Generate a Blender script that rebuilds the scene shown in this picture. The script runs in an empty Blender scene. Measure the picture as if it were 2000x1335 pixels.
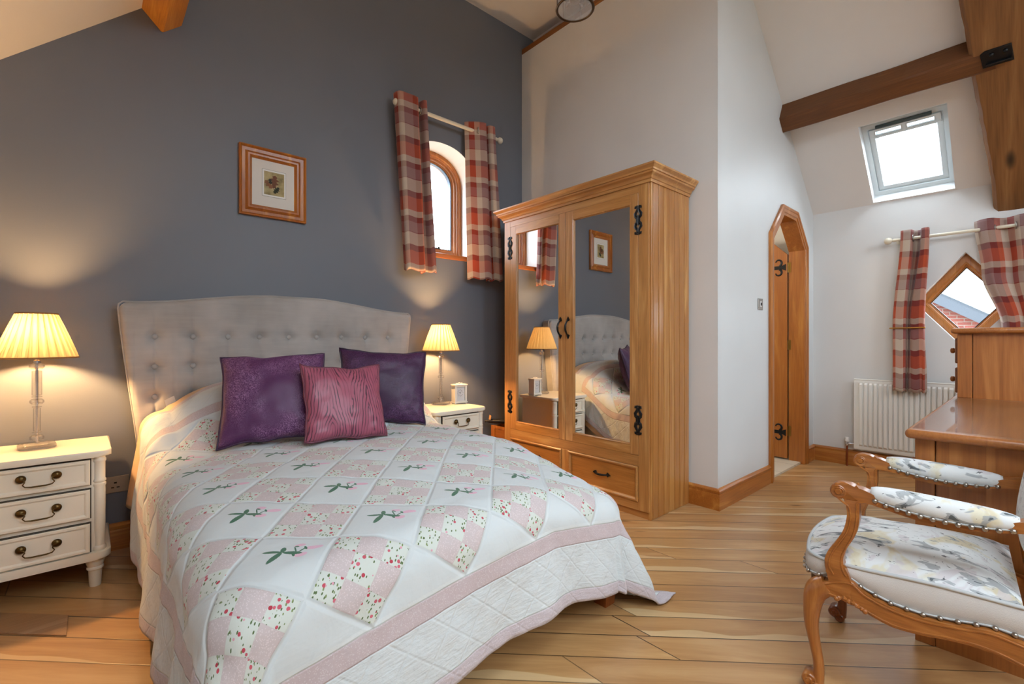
import bpy, bmesh, math, random
from mathutils import Vector, Matrix, noise, geometry
random.seed(7)
PI = math.pi
S = bpy.context.scene
COL = S.collection
sin, cos, sqrt = math.sin, math.cos, math.sqrt

def lin(c):
    c /= 255.0
    return c/12.92 if c <= .04045 else ((c+.055)/1.055)**2.4
def rgb(r, g, b): return (lin(r), lin(g), lin(b), 1.0)
def sm(a, b, x):
    t = min(1, max(0, (x-a)/(b-a))); return t*t*(3-2*t)
def lerp(a, b, t): return a+(b-a)*t

# ------------------------------------------------------------------ node expressions
class X:
    """a float socket inside a node tree, with arithmetic"""
    def __init__(s, nt, sock): s.nt, s.s = nt, sock
    def _m(s, op, *a, clamp=False):
        n = s.nt.nodes.new('ShaderNodeMath'); n.operation = op; n.use_clamp = clamp
        for i, v in enumerate((s,)+a):
            if isinstance(v, X): s.nt.links.new(v.s, n.inputs[i])
            else: n.inputs[i].default_value = v
        return X(s.nt, n.outputs[0])
    def __add__(s, o): return s._m('ADD', o)
    __radd__ = __add__
    def __sub__(s, o): return s._m('SUBTRACT', o)
    def __rsub__(s, o): return (s*-1.0)+o
    def __mul__(s, o): return s._m('MULTIPLY', o)
    __rmul__ = __mul__
    def __truediv__(s, o): return s._m('DIVIDE', o)
    def floor(s): return s._m('FLOOR')
    def fract(s): return s._m('FRACT')
    def abs(s): return s._m('ABSOLUTE')
    def sin(s): return s._m('SINE')
    def sqrt(s): return s._m('SQRT')
    def lt(s, o): return s._m('LESS_THAN', o)
    def gt(s, o): return s._m('GREATER_THAN', o)
    def mn(s, o): return s._m('MINIMUM', o)
    def mx(s, o): return s._m('MAXIMUM', o)
    def mod(s, o): return s._m('FLOORED_MODULO', o)
    def pw(s, o): return s._m('POWER', o)
    def sat(s): return s._m('ADD', 0.0, clamp=True)
    def step(s, a, b):
        n = s.nt.nodes.new('ShaderNodeMapRange'); n.interpolation_type = 'SMOOTHSTEP'
        s.nt.links.new(s.s, n.inputs[0]); n.inputs[1].default_value = a; n.inputs[2].default_value = b
        return X(s.nt, n.outputs[0])

class Mat:
    def __init__(s, name):
        s.m = bpy.data.materials.new(name); s.m.use_nodes = True
        s.nt = s.m.node_tree; s.N = s.nt.nodes; s.L = s.nt.links
        s.b = s.N['Principled BSDF']; s.out = s.N['Material Output']
    def node(s, t, **k):
        n = s.N.new(t)
        for a, v in k.items(): setattr(n, a, v)
        return n
    def put(s, inp, v):
        if isinstance(v, X): s.L.new(v.s, inp)
        elif isinstance(v, bpy.types.NodeSocket): s.L.new(v, inp)
        elif v is not None: inp.default_value = v
    def set(s, **k):
        for a, v in k.items(): s.put(s.b.inputs[a.replace('_', ' ')], v)
        return s
    def coord(s, kind='Object'): return s.node('ShaderNodeTexCoord').outputs[kind]
    def xyz(s, v):
        n = s.node('ShaderNodeSeparateXYZ'); s.L.new(v, n.inputs[0]); return [X(s.nt, o) for o in n.outputs]
    def vec(s, x, y, z=0.0):
        n = s.node('ShaderNodeCombineXYZ')
        for i, v in enumerate((x, y, z)): s.put(n.inputs[i], v)
        return n.outputs[0]
    def scale(s, v, sc, rot=(0, 0, 0), loc=(0, 0, 0)):
        n = s.node('ShaderNodeMapping'); s.L.new(v, n.inputs[0])
        n.inputs['Scale'].default_value = sc; n.inputs['Rotation'].default_value = rot; n.inputs['Location'].default_value = loc
        return n.outputs[0]
    def noise(s, v, scale=5, detail=3, rough=.5, dist=0.0):
        n = s.node('ShaderNodeTexNoise'); s.L.new(v, n.inputs['Vector'])
        n.inputs['Scale'].default_value = scale; n.inputs['Detail'].default_value = detail
        n.inputs['Roughness'].default_value = rough; n.inputs['Distortion'].default_value = dist
        return X(s.nt, n.outputs[0])
    def voro(s, v, scale=10, feature='F1', rnd=1.0):
        n = s.node('ShaderNodeTexVoronoi', feature=feature); s.L.new(v, n.inputs['Vector'])
        n.inputs['Scale'].default_value = scale; n.inputs['Randomness'].default_value = rnd
        return n
    def white(s, v):
        n = s.node('ShaderNodeTexWhiteNoise'); s.L.new(v, n.inputs['Vector']); return X(s.nt, n.outputs[0])
    def mix(s, f, a, b, mode='MIX'):
        n = s.node('ShaderNodeMix', data_type='RGBA', blend_type=mode)
        s.put(n.inputs[0], f); s.put(n.inputs[6], a); s.put(n.inputs[7], b); return n.outputs[2]
    def ramp(s, f, stops, interp='LINEAR'):
        n = s.node('ShaderNodeValToRGB'); s.put(n.inputs[0], f); r = n.color_ramp; r.interpolation = interp
        while len(r.elements) < len(stops): r.elements.new(.5)
        for e, (p, c) in zip(r.elements, stops): e.position = p; e.color = c
        return n.outputs[0]
    def bump(s, h, strength=.3, dist=.01):
        n = s.node('ShaderNodeBump'); s.put(n.inputs['Height'], h)
        n.inputs['Strength'].default_value = strength; n.inputs['Distance'].default_value = dist
        s.L.new(n.outputs[0], s.b.inputs['Normal']); return n
CACHE = {}
def cached(f):
    def g(*a, **k):
        key = (f.__name__, a, tuple(sorted(k.items())))
        if key not in CACHE: CACHE[key] = f(*a, **k)
        return CACHE[key]
    return g

@cached
def plain(name, col, rough=.5, metal=0.0, bump=0.0, bscale=60, coat=0.0, sheen=0.0):
    m = Mat(name); m.set(Roughness=rough, Metallic=metal, Coat_Weight=coat, Sheen_Weight=sheen)
    c = m.coord(); n = m.noise(c, bscale, 3)
    v = m.noise(c, 2.3, 2)
    dark = tuple(x*.9 for x in col[:3])+(1,)
    m.set(Base_Color=m.mix(v, dark, col))
    if bump: m.bump(n, bump, .004)
    return m.m

@cached
def wood(name, axis='z', a=(205, 150, 85), b=(165, 100, 45), rough=.42, scale=1.0, knots=0.0, board=None, coat=.15, dark=None, rot=0.0):
    m = Mat(name+'_'+axis); c = m.coord()
    if rot: c = m.scale(c, (1, 1, 1), rot=(0, rot, 0))
    x, y, z = m.xyz(c)
    comp = {'x': x, 'y': y, 'z': z}
    off = 0.0; bv = None
    if board:
        ax, w = board
        i = (comp[ax]/w+100.37).floor(); bv = m.white(m.vec(i, i*.37, 3.1)); off = bv*13.0
    sc = {k: (.9 if k == axis else 11.0)*scale for k in 'xyz'}
    v = m.vec(x*sc['x']+off, y*sc['y']+off, z*sc['z']+off)
    g = m.noise(v, 1.0, 4, .55, .9)
    rings = ((g*9.0).sin()*.5+.5)
    sf = {k: (5 if k == axis else 150)*scale for k in 'xyz'}
    fine = m.noise(m.vec(x*sf['x']+off, y*sf['y'], z*sf['z']), 1.0, 2, .6)
    f = g*.55+rings*.25+fine*.22
    A, B = rgb(*a), rgb(*b)
    D = rgb(*(dark or tuple(int(q*.62) for q in b)))
    col = m.ramp(f, [(.22, D), (.40, B), (.62, A), (.85, tuple(min(1, q*1.12) for q in A[:3])+(1,))])
    if bv is not None: col = m.mix(bv, col, m.mix(.30, col, B), 'MIX')
    if knots:
        kv = {k: (1.1 if k == axis else 3.2)*knots for k in 'xyz'}
        vo = m.voro(m.vec(x*kv['x'], y*kv['y'], z*kv['z']), 1.0)
        d = X(m.nt, vo.outputs['Distance'])
        k = (1.0-d.step(.07, .2))
        col = m.mix(k, col, rgb(*tuple(int(q*.38) for q in b)))
    m.set(Base_Color=col, Roughness=rough, Coat_Weight=coat, Coat_Roughness=.25)
    m.bump(fine+g*.4, .12, .003)
    return m.m

# ------------------------------------------------------------------ geometry helpers
def box(bm, x0, x1, y0, y1, z0, z1, bev=0.0, seg=2):
    vs = [bm.verts.new((x, y, z)) for x in (x0, x1) for y in (y0, y1) for z in (z0, z1)]
    fs = [bm.faces.new([vs[i] for i in q]) for q in ((0, 1, 3, 2), (4, 6, 7, 5), (0, 4, 5, 1), (2, 3, 7, 6), (0, 2, 6, 4), (1, 5, 7, 3))]
    if bev:
        es = list({e for f in fs for e in f.edges})
        bmesh.ops.bevel(bm, geom=es, offset=bev, segments=seg, profile=.5, affect='EDGES', clamp_overlap=True)
def ring(bm, c, u, v, ru, rv, n):
    return [bm.verts.new(c+u*(ru*cos(2*PI*i/n))+v*(rv*sin(2*PI*i/n))) for i in range(n)]
def bridge(bm, r0, r1, closed=True):
    n = len(r0)
    for i in range(n if closed else n-1):
        j = (i+1) % n
        bm.faces.new((r0[i], r0[j], r1[j], r1[i]))
def tube(bm, pts, rad, n=10, caps=True, closed=False, up=None):
    """tube through pts; rad is a number, a list, or a list of (ru, rv)"""
    P = [Vector(p) for p in pts]; m = len(P); rings = []
    prev = None
    for i, p in enumerate(P):
        if closed: t = P[(i+1) % m]-P[i-1]
        else: t = P[min(i+1, m-1)]-P[max(i-1, 0)]
        t.normalize()
        if up is not None: u = Vector(up)-t*t.dot(Vector(up))
        elif prev is None:
            u = Vector((0, 0, 1)) if abs(t.z) < .9 else Vector((1, 0, 0)); u = u-t*t.dot(u)
        else: u = prev-t*t.dot(prev)
        u.normalize(); prev = u; v = t.cross(u)
        r = rad[i] if isinstance(rad, list) else rad
        ru, rv = r if isinstance(r, (list, tuple)) else (r, r)
        rings.append(ring(bm, p, u, v, ru, rv, n))
    for i in range(m-1): bridge(bm, rings[i], rings[i+1])
    if closed: bridge(bm, rings[-1], rings[0])
    elif caps:
        bm.faces.new(rings[0][::-1]); bm.faces.new(rings[-1])
def lathe(bm, prof, c, n=24, axis='z', cap=True):
    c = Vector(c); ax = {'x': Vector((1, 0, 0)), 'y': Vector((0, 1, 0)), 'z': Vector((0, 0, 1))}[axis]
    u = {'x': Vector((0, 1, 0)), 'y': Vector((0, 0, 1)), 'z': Vector((1, 0, 0))}[axis]; v = ax.cross(u)
    rs = [ring(bm, c+ax*h, u, v, max(r, 1e-4), max(r, 1e-4), n) for r, h in prof]
    for a, b in zip(rs, rs[1:]): bridge(bm, a, b)
    if cap: bm.faces.new(rs[0][::-1]); bm.faces.new(rs[-1])
def ball(bm, c, r, n=12, sc=(1, 1, 1)):
    M = Matrix.Translation(Vector(c)) @ Matrix.Diagonal((r*sc[0], r*sc[1], r*sc[2], 1))
    bmesh.ops.create_uvsphere(bm, u_segments=n, v_segments=max(6, n//2+1), radius=1, matrix=M)
def prism(bm, poly, mp, h0, h1, bev=0.0, seg=2):
    """poly: 2-D outline; mp(a, b, h) -> 3-D"""
    a = [bm.verts.new(mp(p[0], p[1], h0)) for p in poly]; b = [bm.verts.new(mp(p[0], p[1], h1)) for p in poly]
    fs = [bm.faces.new(a[::-1]), bm.faces.new(b)]
    bridge(bm, a, b)
    if bev:
        es = list(fs[0].edges)+list(fs[1].edges)
        bmesh.ops.bevel(bm, geom=es, offset=bev, segments=seg, profile=.5, affect='EDGES', clamp_overlap=True)
def offs(poly, d, closed=True):
    """offset a 2-D polyline to its left by d with mitres"""
    n = len(poly); out = []
    for i in range(n):
        p = Vector(poly[i])
        a = Vector(poly[i-1]) if (closed or i > 0) else None
        b = Vector(poly[(i+1) % n]) if (closed or i < n-1) else None
        d0 = (p-a).normalized() if a is not None else None
        d1 = (b-p).normalized() if b is not None else None
        if d0 is None: d0 = d1
        if d1 is None: d1 = d0
        n0 = Vector((-d0.y, d0.x)); n1 = Vector((-d1.y, d1.x))
        m = (n0+n1)
        if m.length < 1e-6: m = n0
        m.normalize(); k = max(.3, m.dot(n0))
        out.append(p+m*(d/k))
    return out
def sweep(bm, poly, prof, mp, closed=True, close_prof=True):
    """sweep prof [(inset, height)] round a 2-D polyline, mitred"""
    rows = [[bm.verts.new(mp(q.x, q.y, h)) for q in offs(poly, d, closed)] for d, h in prof]
    for i in range(len(rows) if close_prof else len(rows)-1):
        bridge(bm, rows[i], rows[(i+1) % len(rows)], closed)
    if not closed and close_prof:
        for k in (0, -1): bm.faces.new([r[k] for r in rows])
def grid(bm, nu, nv, fn, uvfn=None, closed_u=False):
    V = [[bm.verts.new(fn(i/(nu if closed_u else nu-1), j/(nv-1))) for j in range(nv)] for i in range(nu)]
    uvl = bm.loops.layers.uv.verify() if uvfn else None
    for i in range(nu if closed_u else nu-1):
        for j in range(nv-1):
            i2 = (i+1) % nu
            f = bm.faces.new((V[i][j], V[i2][j], V[i2][j+1], V[i][j+1]))
            if uvl:
                for lp, (a, b) in zip(f.loops, ((i, j), (i+1, j), (i+1, j+1), (i, j+1))):
                    lp[uvl].uv = uvfn(a/(nu if closed_u else nu-1), b/(nv-1))
    return V
MXY = lambda a, b, h: (a, b, h)            # plan
def MXZ(y0, s=-1): return lambda a, b, h: (a, y0+s*h, b)      # on a wall of constant y
def MYZ(x0, s=-1): return lambda a, b, h: (x0+s*h, a, b)      # on a wall of constant x

BASE = {}
def make(name, bm, mat, parent=None, smooth=None, kind=None, recalc=True):
    if recalc: bmesh.ops.recalc_face_normals(bm, faces=bm.faces[:])
    root = parent
    while root is not None and root.parent is not None: root = root.parent
    b = BASE.get(root.name, Vector((0, 0, 0))) if root is not None else Vector((0, 0, 0))
    if root is None:      # a one-mesh thing: origin at the middle of its foot
        xs = [v.co for v in bm.verts]
        b = Vector(((min(v.x for v in xs)+max(v.x for v in xs))/2, (min(v.y for v in xs)+max(v.y for v in xs))/2, min(v.z for v in xs)))
    if kind == 'structure': b = Vector((0, 0, 0))
    if b.length: bmesh.ops.translate(bm, vec=-b, verts=bm.verts[:])
    me = bpy.data.meshes.new(name); bm.to_mesh(me); bm.free()
    for mm in (mat if isinstance(mat, (list, tuple)) else [mat]): me.materials.append(mm)
    if smooth is not None:
        for p in me.polygons: p.use_smooth = True
        if smooth < 180: me.set_sharp_from_angle(angle=math.radians(smooth))
    o = bpy.data.objects.new(name, me); COL.objects.link(o)
    if parent is not None: o.parent = parent
    else:
        o.location = b; BASE[o.name] = b
    if kind: o['kind'] = kind
    return o
def tag(o, label, cat, group=None):
    o['label'] = label; o['category'] = cat
    if group: o['group'] = group
    return o
def thing(name, label, cat, loc=(0, 0, 0), group=None):
    o = bpy.data.objects.new(name, None); COL.objects.link(o); o.location = loc; o.empty_display_size = .1
    BASE[o.name] = Vector(loc); return tag(o, label, cat, group)
def new(): return bmesh.new()
def copy_tree(o, parent=None):
    c = o.copy(); COL.objects.link(c)
    if parent is not None: c.parent = parent
    for ch in list(o.children): copy_tree(ch, c)
    return c
def poly_with_hole(bm, outer, holes, mp, h=0.0):
    loops = [[Vector((p[0], p[1], 0)) for p in l] for l in [outer]+holes]
    flat = [p for l in loops for p in l]; vs = [bm.verts.new(mp(p.x, p.y, h)) for p in flat]
    for t in geometry.tessellate_polygon(loops): bm.faces.new([vs[i] for i in t])
SKY, EXPO, ADT, LAMP = 11.5, 0.0, .1, 2100.0
# ------------------------------------------------------------------ materials
GREY = plain('grey wall paint', rgb(108, 112, 121), .5, bump=.06, bscale=220)
WHITE = plain('white wall paint', rgb(226, 224, 221), .55, bump=.06, bscale=220)
SILK = plain('silky white wall paint', rgb(220, 222, 221), .48, bump=.05, bscale=160)
CEIL = plain('ceiling paint', rgb(238, 233, 228), .6, bump=.05, bscale=200)
CREAM = plain('cream furniture paint', rgb(238, 230, 212), .32, coat=.1)
CREAMP = plain('cream pole paint', rgb(228, 218, 196), .35)
UPVC = plain('white window enamel', rgb(228, 236, 238), .35)
RADW = plain('white radiator enamel', rgb(232, 230, 224), .35)
IRON = plain('black iron', rgb(18, 18, 20), .38, metal=.3)
BRASS = plain('antique brass', rgb(92, 72, 42), .32, metal=1.0)
BRASSY = plain('polished brass', rgb(200, 150, 70), .3, metal=1.0)
COPPER = plain('copper pipe', rgb(160, 92, 60), .35, metal=1.0)
CHROME = plain('chrome', rgb(215, 215, 218), .12, metal=1.0)
STEEL = plain('brushed steel', rgb(170, 165, 158), .35, metal=1.0)
NAIL = plain('pewter nail heads', rgb(176, 168, 158), .28, metal=1.0)
BRONZE = plain('bronze lantern metal', rgb(96, 78, 62), .35, metal=1.0)
BLACKP = plain('black plastic', rgb(22, 22, 24), .4)
WHITEP = plain('white plastic', rgb(232, 230, 226), .35)
PINE = dict(a=(208, 160, 98), b=(184, 128, 70), rough=.36, coat=.25)
def pine(ax, **k): d = dict(PINE); d.update(k); return wood('waxed pine', ax, **d)
TRIM = dict(a=(196, 132, 60), b=(168, 98, 34), rough=.34, coat=.25)
def trimw(ax, **k): d = dict(TRIM); d.update(k); return wood('varnished pine trim', ax, **d)
DRES = dict(a=(192, 128, 68), b=(162, 98, 46), rough=.36, coat=.2)
def dresw(ax, **k): d = dict(DRES); d.update(k); return wood('antique pine', ax, **d)
CHER = dict(a=(190, 126, 64), b=(156, 92, 38), rough=.3, coat=.35, scale=1.3)
def cherry(ax='z', **k): d = dict(CHER); d.update(k); return wood('polished cherry', ax, **d)
def oak(ax, **k):
    d = dict(a=(156, 98, 46), b=(118, 66, 26), rough=.5, coat=.0, scale=1.2, knots=.9); d.update(k); return wood('old oak', ax, **d)

def glass_pane(name, tint=(.97, .99, 1, 1)):
    m = Mat(name); N = m.N; N.remove(m.b)
    t = m.node('ShaderNodeBsdfTransparent'); t.inputs[0].default_value = tint
    g = m.node('ShaderNodeBsdfGlossy'); g.inputs['Roughness'].default_value = .02
    f = m.node('ShaderNodeLayerWeight'); f.inputs[0].default_value = .5; k = X(m.nt, f.outputs['Facing']); k = k.pw(5.0)*.55+.035
    mx = m.node('ShaderNodeMixShader'); m.L.new(k.s, mx.inputs[0]); m.L.new(t.outputs[0], mx.inputs[1]); m.L.new(g.outputs[0], mx.inputs[2])
    m.L.new(mx.outputs[0], m.out.inputs[0]); return m.m
PANE = glass_pane('window glass')
def solid_glass(name, rough=0.0, tint=(1, 1, 1, 1)):
    m = Mat(name); m.set(Base_Color=tint, Roughness=rough, IOR=1.47, Transmission_Weight=1.0)
    t = m.node('ShaderNodeBsdfTransparent'); mx = m.node('ShaderNodeMixShader'); mx.inputs[0].default_value = .55
    m.L.new(m.b.outputs[0], mx.inputs[1]); m.L.new(t.outputs[0], mx.inputs[2]); m.L.new(mx.outputs[0], m.out.inputs[0]); return m.m
CRYSTAL = solid_glass('cut crystal', 0.0)
CRACKLE = solid_glass('pressed crystal base', .05, (1, .97, .9, 1))
MIRROR = Mat('mirror silver'); MIRROR.set(Base_Color=(.9, .92, .92, 1), Metallic=1.0, Roughness=.006); MIRROR = MIRROR.m

def floor_mat():
    m = Mat('oak floorboards'); x, y, z = m.xyz(m.coord())
    r2 = 1/sqrt(2); W = .126
    w = (x+y)*r2; s = (x-y)*r2
    i = ((w+.0)/W+50.0).floor(); f = ((w+.0)/W+50.0).fract()
    ro = m.white(m.vec(i, 2.7, .3))
    L = 1.9
    jx = (x+ro*L*1.0+i*.61)/L+20.0
    j = jx.floor(); fj = jx.fract()
    bid = m.vec(i, j, 1.5); rv = m.white(bid); rv2 = m.white(m.vec(j, i, 7.7))
    gv = m.vec(s*1.1+rv*31.0, w*9.0+rv2*17.0, rv*5.0)
    g = m.noise(gv, 1.0, 5, .58, 1.3)
    rings = (g*11.0).sin()*.5+.5
    fine = m.noise(m.vec(s*7.0+rv*9.0, w*130.0, 0.0), 1.0, 2, .6)
    t = g*.6+rings*.2+fine*.2
    base = m.ramp(t, [(.15, rgb(154, 112, 68)), (.40, rgb(192, 152, 104)), (.62, rgb(203, 166, 118)), (.9, rgb(214, 184, 142))])
    tone = m.ramp(rv, [(0, rgb(196, 154, 106)), (.35, rgb(232, 200, 158)), (.65, rgb(255, 242, 218)), (1, rgb(216, 178, 134))])
    col = m.mix(.75, base, tone, 'MULTIPLY')
    col = m.mix(.45, col, base)
    # sapwood streaks on some boards
    sap = (rv2.gt(.55))*((f+(m.noise(m.vec(s*1.6+rv*40.0, rv2*30.0, 2.0), 1.0, 2, .5, .3)-.5)*1.5).step(.2, .16))
    col = m.mix(sap*.38, col, rgb(240, 218, 172))
    vo = m.voro(m.vec(s*1.6+rv*11.0, w*7.0+rv2*3.0, 0.0), 1.0); kd = X(m.nt, vo.outputs['Distance'])
    knot = (1.0-kd.step(.03, .11))*rv2.gt(.4)
    col = m.mix(knot*.8, col, rgb(70, 42, 22))
    edge = f.mn(1.0-f)*W
    gapw = m.white(m.vec(i, 9.1, 4.0))
    line = 1.0-edge.step(.0011, .0032)
    je = fj.mn(1.0-fj)*L
    line = line.mx((1.0-je.step(.0009, .003)))
    dk = ((gapw*.5+.55)*line).sat()
    col = m.mix(dk, col, rgb(44, 26, 14))
    m.set(Base_Color=col, Roughness=(fine*.12+.27), Coat_Weight=.15, Coat_Roughness=.2)
    m.bump((1.0-line)*1.0+g*.12+m.noise(m.vec(s*.8, w*3.0, 0.0), 1.0, 2)*.25, .22, .004)
    return m.m
FLOOR = floor_mat()
def tile_mat():
    m = Mat('cream floor tile'); x, y, z = m.xyz(m.coord())
    fx, fy = (x/.33+.2).fract(), (y/.33).fract()
    l = (fx.mn(1.0-fx)).mn(fy.mn(1.0-fy)).lt(.012)
    m.set(Base_Color=m.mix(l, rgb(222, 216, 198), rgb(176, 170, 156)), Roughness=.3); return m.m
TILE = tile_mat()

# ------------------------------------------------------------------ the room (X along the grey wall, Y towards it, metres)
GY, WX, DY, FX, RX0, RY0 = 3.235, 3.02, 1.37, 4.985, -.455, -2.9
K = .953                                   # roof pitch
ZF = 4.0; XR = FX-(ZF-2.265)/K; XL = RX0+(ZF-2.3)/K*.985
def zr(x): return 2.265+K*(FX-x)           # right-hand roof slope
def zl(x): return 2.899+(x-.188)*.938      # left-hand roof slope
XL = .188+(ZF-2.899)/.938

def stru(name, bm, mat, smooth=None, recalc=False):
    return make(name, bm, mat, None, smooth, 'structure', recalc)
bm = new(); box(bm, RX0-.1, WX, RY0-.1, GY+.05, -.12, 0); box(bm, WX, FX+.05, RY0-.1, DY+.02, -.12, 0); stru('floor', bm, FLOOR)
bm = new(); box(bm, WX+.02, FX, DY+.02, GY, -.1, .016); stru('floor_bathroom', bm, TILE)

def arch(cx, a, zs, H, p=2.3, n=24, z0=None):
    top = []
    for i in range(n+1):
        t = PI*i/n; c = cos(t)
        top.append((cx+a*math.copysign(abs(c)**(2/p), c), zs+H*sin(t)**(2/p)))
    return [(cx-a, z0), (cx+a, z0)]+top if z0 is not None else top
AC, AA, AZ0 = 2.135, .325, 1.80
arch_hole = arch(AC, AA, 2.44, .275, 2.2, 28, AZ0)
# grey gable wall
bm = new()
poly_with_hole(bm, [(RX0, 0), (FX, 0), (FX, zr(FX)), (XR, ZF), (XL, ZF), (RX0, zl(RX0))], [arch_hole], MXZ(GY))
# bathroom side of the same gable is white: split by material
o = stru('wall_back', bm, [GREY, WHITE])
for p in o.data.polygons:
    if all(o.data.vertices[v].co.x > WX+.05 for v in p.vertices): p.material_index = 1
bm = new(); box(bm, WX+.001, FX, GY-.004, GY-.002, 0.02, 2.2); stru('wall_bathroom', bm, WHITE)
# partition behind the wardrobe, and the alcove wall with the door
bm = new(); box(bm, WX, WX+.11, DY+.001, GY, 0, 3.80); stru('wall_partition', bm, WHITE)
DX0, DX1, DZ, DC = 3.965, 4.70, 2.125, .225
door_poly = [(DX0, 0), (DX1, 0), (DX1, DZ-DC), (DX1-DC, DZ), (DX0+DC, DZ), (DX0, DZ-DC)]
bm = new()
outer = [(WX, 0), (DX0, 0), (DX0, DZ-DC), (DX0+DC, DZ), (DX1-DC, DZ), (DX1, DZ-DC), (DX1, 0), (FX, 0), (FX, zr(FX)+.01), (WX+.12, zr(WX+.12)+.01), (WX+.12, 3.80), (WX, 3.80)]
for y, rev in ((DY, False), (DY+.11, True)):
    vs = [bm.verts.new((a, y, b)) for a, b in outer]
    for t in geometry.tessellate_polygon([[Vector((a, b, 0)) for a, b in outer]]): bm.faces.new([vs[i] for i in t])
stru('wall_alcove', bm, SILK)
# end wall with the diamond window
DYc, DZc, DHW, DHH = .352, 1.404, .297, .374
dia = [(DYc, DZc-DHH), (DYc+DHW, DZc), (DYc, DZc+DHH), (DYc-DHW, DZc)]
bm = new(); poly_with_hole(bm, [(RY0, 0), (GY, 0), (GY, zr(FX)), (RY0, zr(FX))], [dia], MYZ(FX)); stru('wall_right', bm, WHITE)
bm = new(); box(bm, RX0-.06, RX0, RY0, GY, 0, zl(RX0)+.02); stru('wall_left', bm, WHITE)
# gable behind the camera, with an unseen high window added for daylight
gl = (1.25, 3.3, 2.2, 3.75)
GLP = [(1.25, 2.2), (3.3, 2.2), (3.3, 3.67), (3.22, 3.75), (1.36, 3.75), (1.25, 3.64)]
bm = new(); poly_with_hole(bm, [(RX0, 0), (FX, 0), (FX, zr(FX)), (XR, ZF), (XL, ZF), (RX0, zl(RX0))], [GLP], MXZ(RY0)); stru('wall_front', bm, WHITE)
# ceilings
SK = dict(y0=.408, y1=.918, x0=4.458, x1=4.972)
bm = new(); box(bm, XL, XR, RY0, GY, ZF, ZF+.05); stru('ceiling', bm, CEIL)
bm = new(); poly_with_hole(bm, [(XR, RY0), (FX+.03, RY0), (FX+.03, GY), (XR, GY)], [[(SK['x0'], SK['y0']), (SK['x1'], SK['y0']), (SK['x1'], SK['y1']), (SK['x0'], SK['y1'])]], lambda a, b, h: (a, b, zr(a))); stru('ceiling_right', bm, CEIL)
bm = new()
LW = [(-.12, .82, -2.3, -1.15), (-.12, .82, -.95, .1)]  # unseen roof windows, added to brighten the room from the left
poly_with_hole(bm, [(RX0-.05, RY0), (XL, RY0), (XL, GY), (RX0-.05, GY)], [[(a, c), (b, c), (b, d), (a, d)] for a, b, c, d in LW], lambda a, b, h: (a, b, zl(a))); stru('ceiling_left', bm, CEIL)
nl = Vector((-.684, 0, .729))
for k, (a, b, c, d) in enumerate(LW):
    w_ = thing('window_%d' % (5+k), ('white roof window added for daylight in the left slope at the back of the room', 'white roof window added for daylight in the left slope above the camera side of the bed')[k], 'window', (.35, (c+d)/2, zl(.35))); w_['kind'] = 'structure'
    ML = lambda p, q_, h: Vector((p, q_, zl(p)))+nl*h
    bm = new(); sweep(bm, [(a, c), (b, c), (b, d), (a, d)], [(0, 0), (0, .1), (.07, .1), (.07, .05), (.05, .03), (.03, .0)], ML); make('window_frame', bm, UPVC, w_)
    bm = new(); prism(bm, [(a+.06, c+.06), (b-.06, c+.06), (b-.06, d-.06), (a+.06, d-.06)], ML, .08, .086); make('window_pane', bm, PANE, w_)

# skirting boards
SKP = [(0, 0), (0, .02), (.095, .02), (.105, .017), (.112, .021), (.124, .021), (.134, .012), (.138, .003), (.138, 0)]
def skirt(name, path, mat):
    """path in plan, the wall on its right-hand side; height x projection profile"""
    bm = new()
    rows = [[bm.verts.new((q.x, q.y, h)) for q in offs(path, d, False)] for h, d in SKP]
    for a, b in zip(rows, rows[1:]): bridge(bm, a, b, False)
    for k in (0, -1): bm.faces.new([r[k] for r in rows])
    stru(name, bm, mat, 40, True)
skirt('baseboard_back', [(WX, GY), (RX0, GY)], trimw('x'))
skirt('baseboard_partition', [(3.888, DY), (WX, DY), (WX, GY)], trimw('x'))
skirt('baseboard_right', [(FX, RY0), (FX, DY), (4.79, DY)], trimw('y'))
skirt('baseboard_left', [(RX0, GY), (RX0, RY0)], trimw('y'))

# door: lining, architrave, leaf with strap hinges
d1 = thing('door_1', 'varnished pine door with clipped corners standing open into the bathroom', 'door', (4.33, DY, 0)); d1['kind'] = 'structure'
bm = new()
path = [(DX0, 0), (DX0, DZ-DC), (DX0+DC, DZ), (DX1-DC, DZ), (DX1, DZ-DC), (DX1, 0)]
sweep(bm, path, [(0, .004), (0, -.115), (.028, -.115), (.028, .004)], MXZ(DY), False); make('door_lining', bm, trimw('z'), d1)
bm = new()
sweep(bm, path, [(.078, 0), (.078, .018), (.066, .026), (.052, .024), (.046, .019), (.022, .019), (.016, .013), (-.004, .013), (-.004, 0)], MXZ(DY-.001), False)
make('architrave', bm, trimw('z', a=(200, 132, 66)), d1, 30)
LX = DX1-.012
bm = new(); lw = .72; ly = DY+.125
prism(bm, [(ly, .03), (ly+lw, .03), (ly+lw, DZ-DC-.02), (ly+lw-DC, DZ-.02), (ly+DC, DZ-.02), (ly, DZ-DC-.02)], MYZ(LX, 1), 0, .042, .002, 1)
leaf = make('door_leaf', bm, trimw('z', board=('y', .14)), d1)
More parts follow.
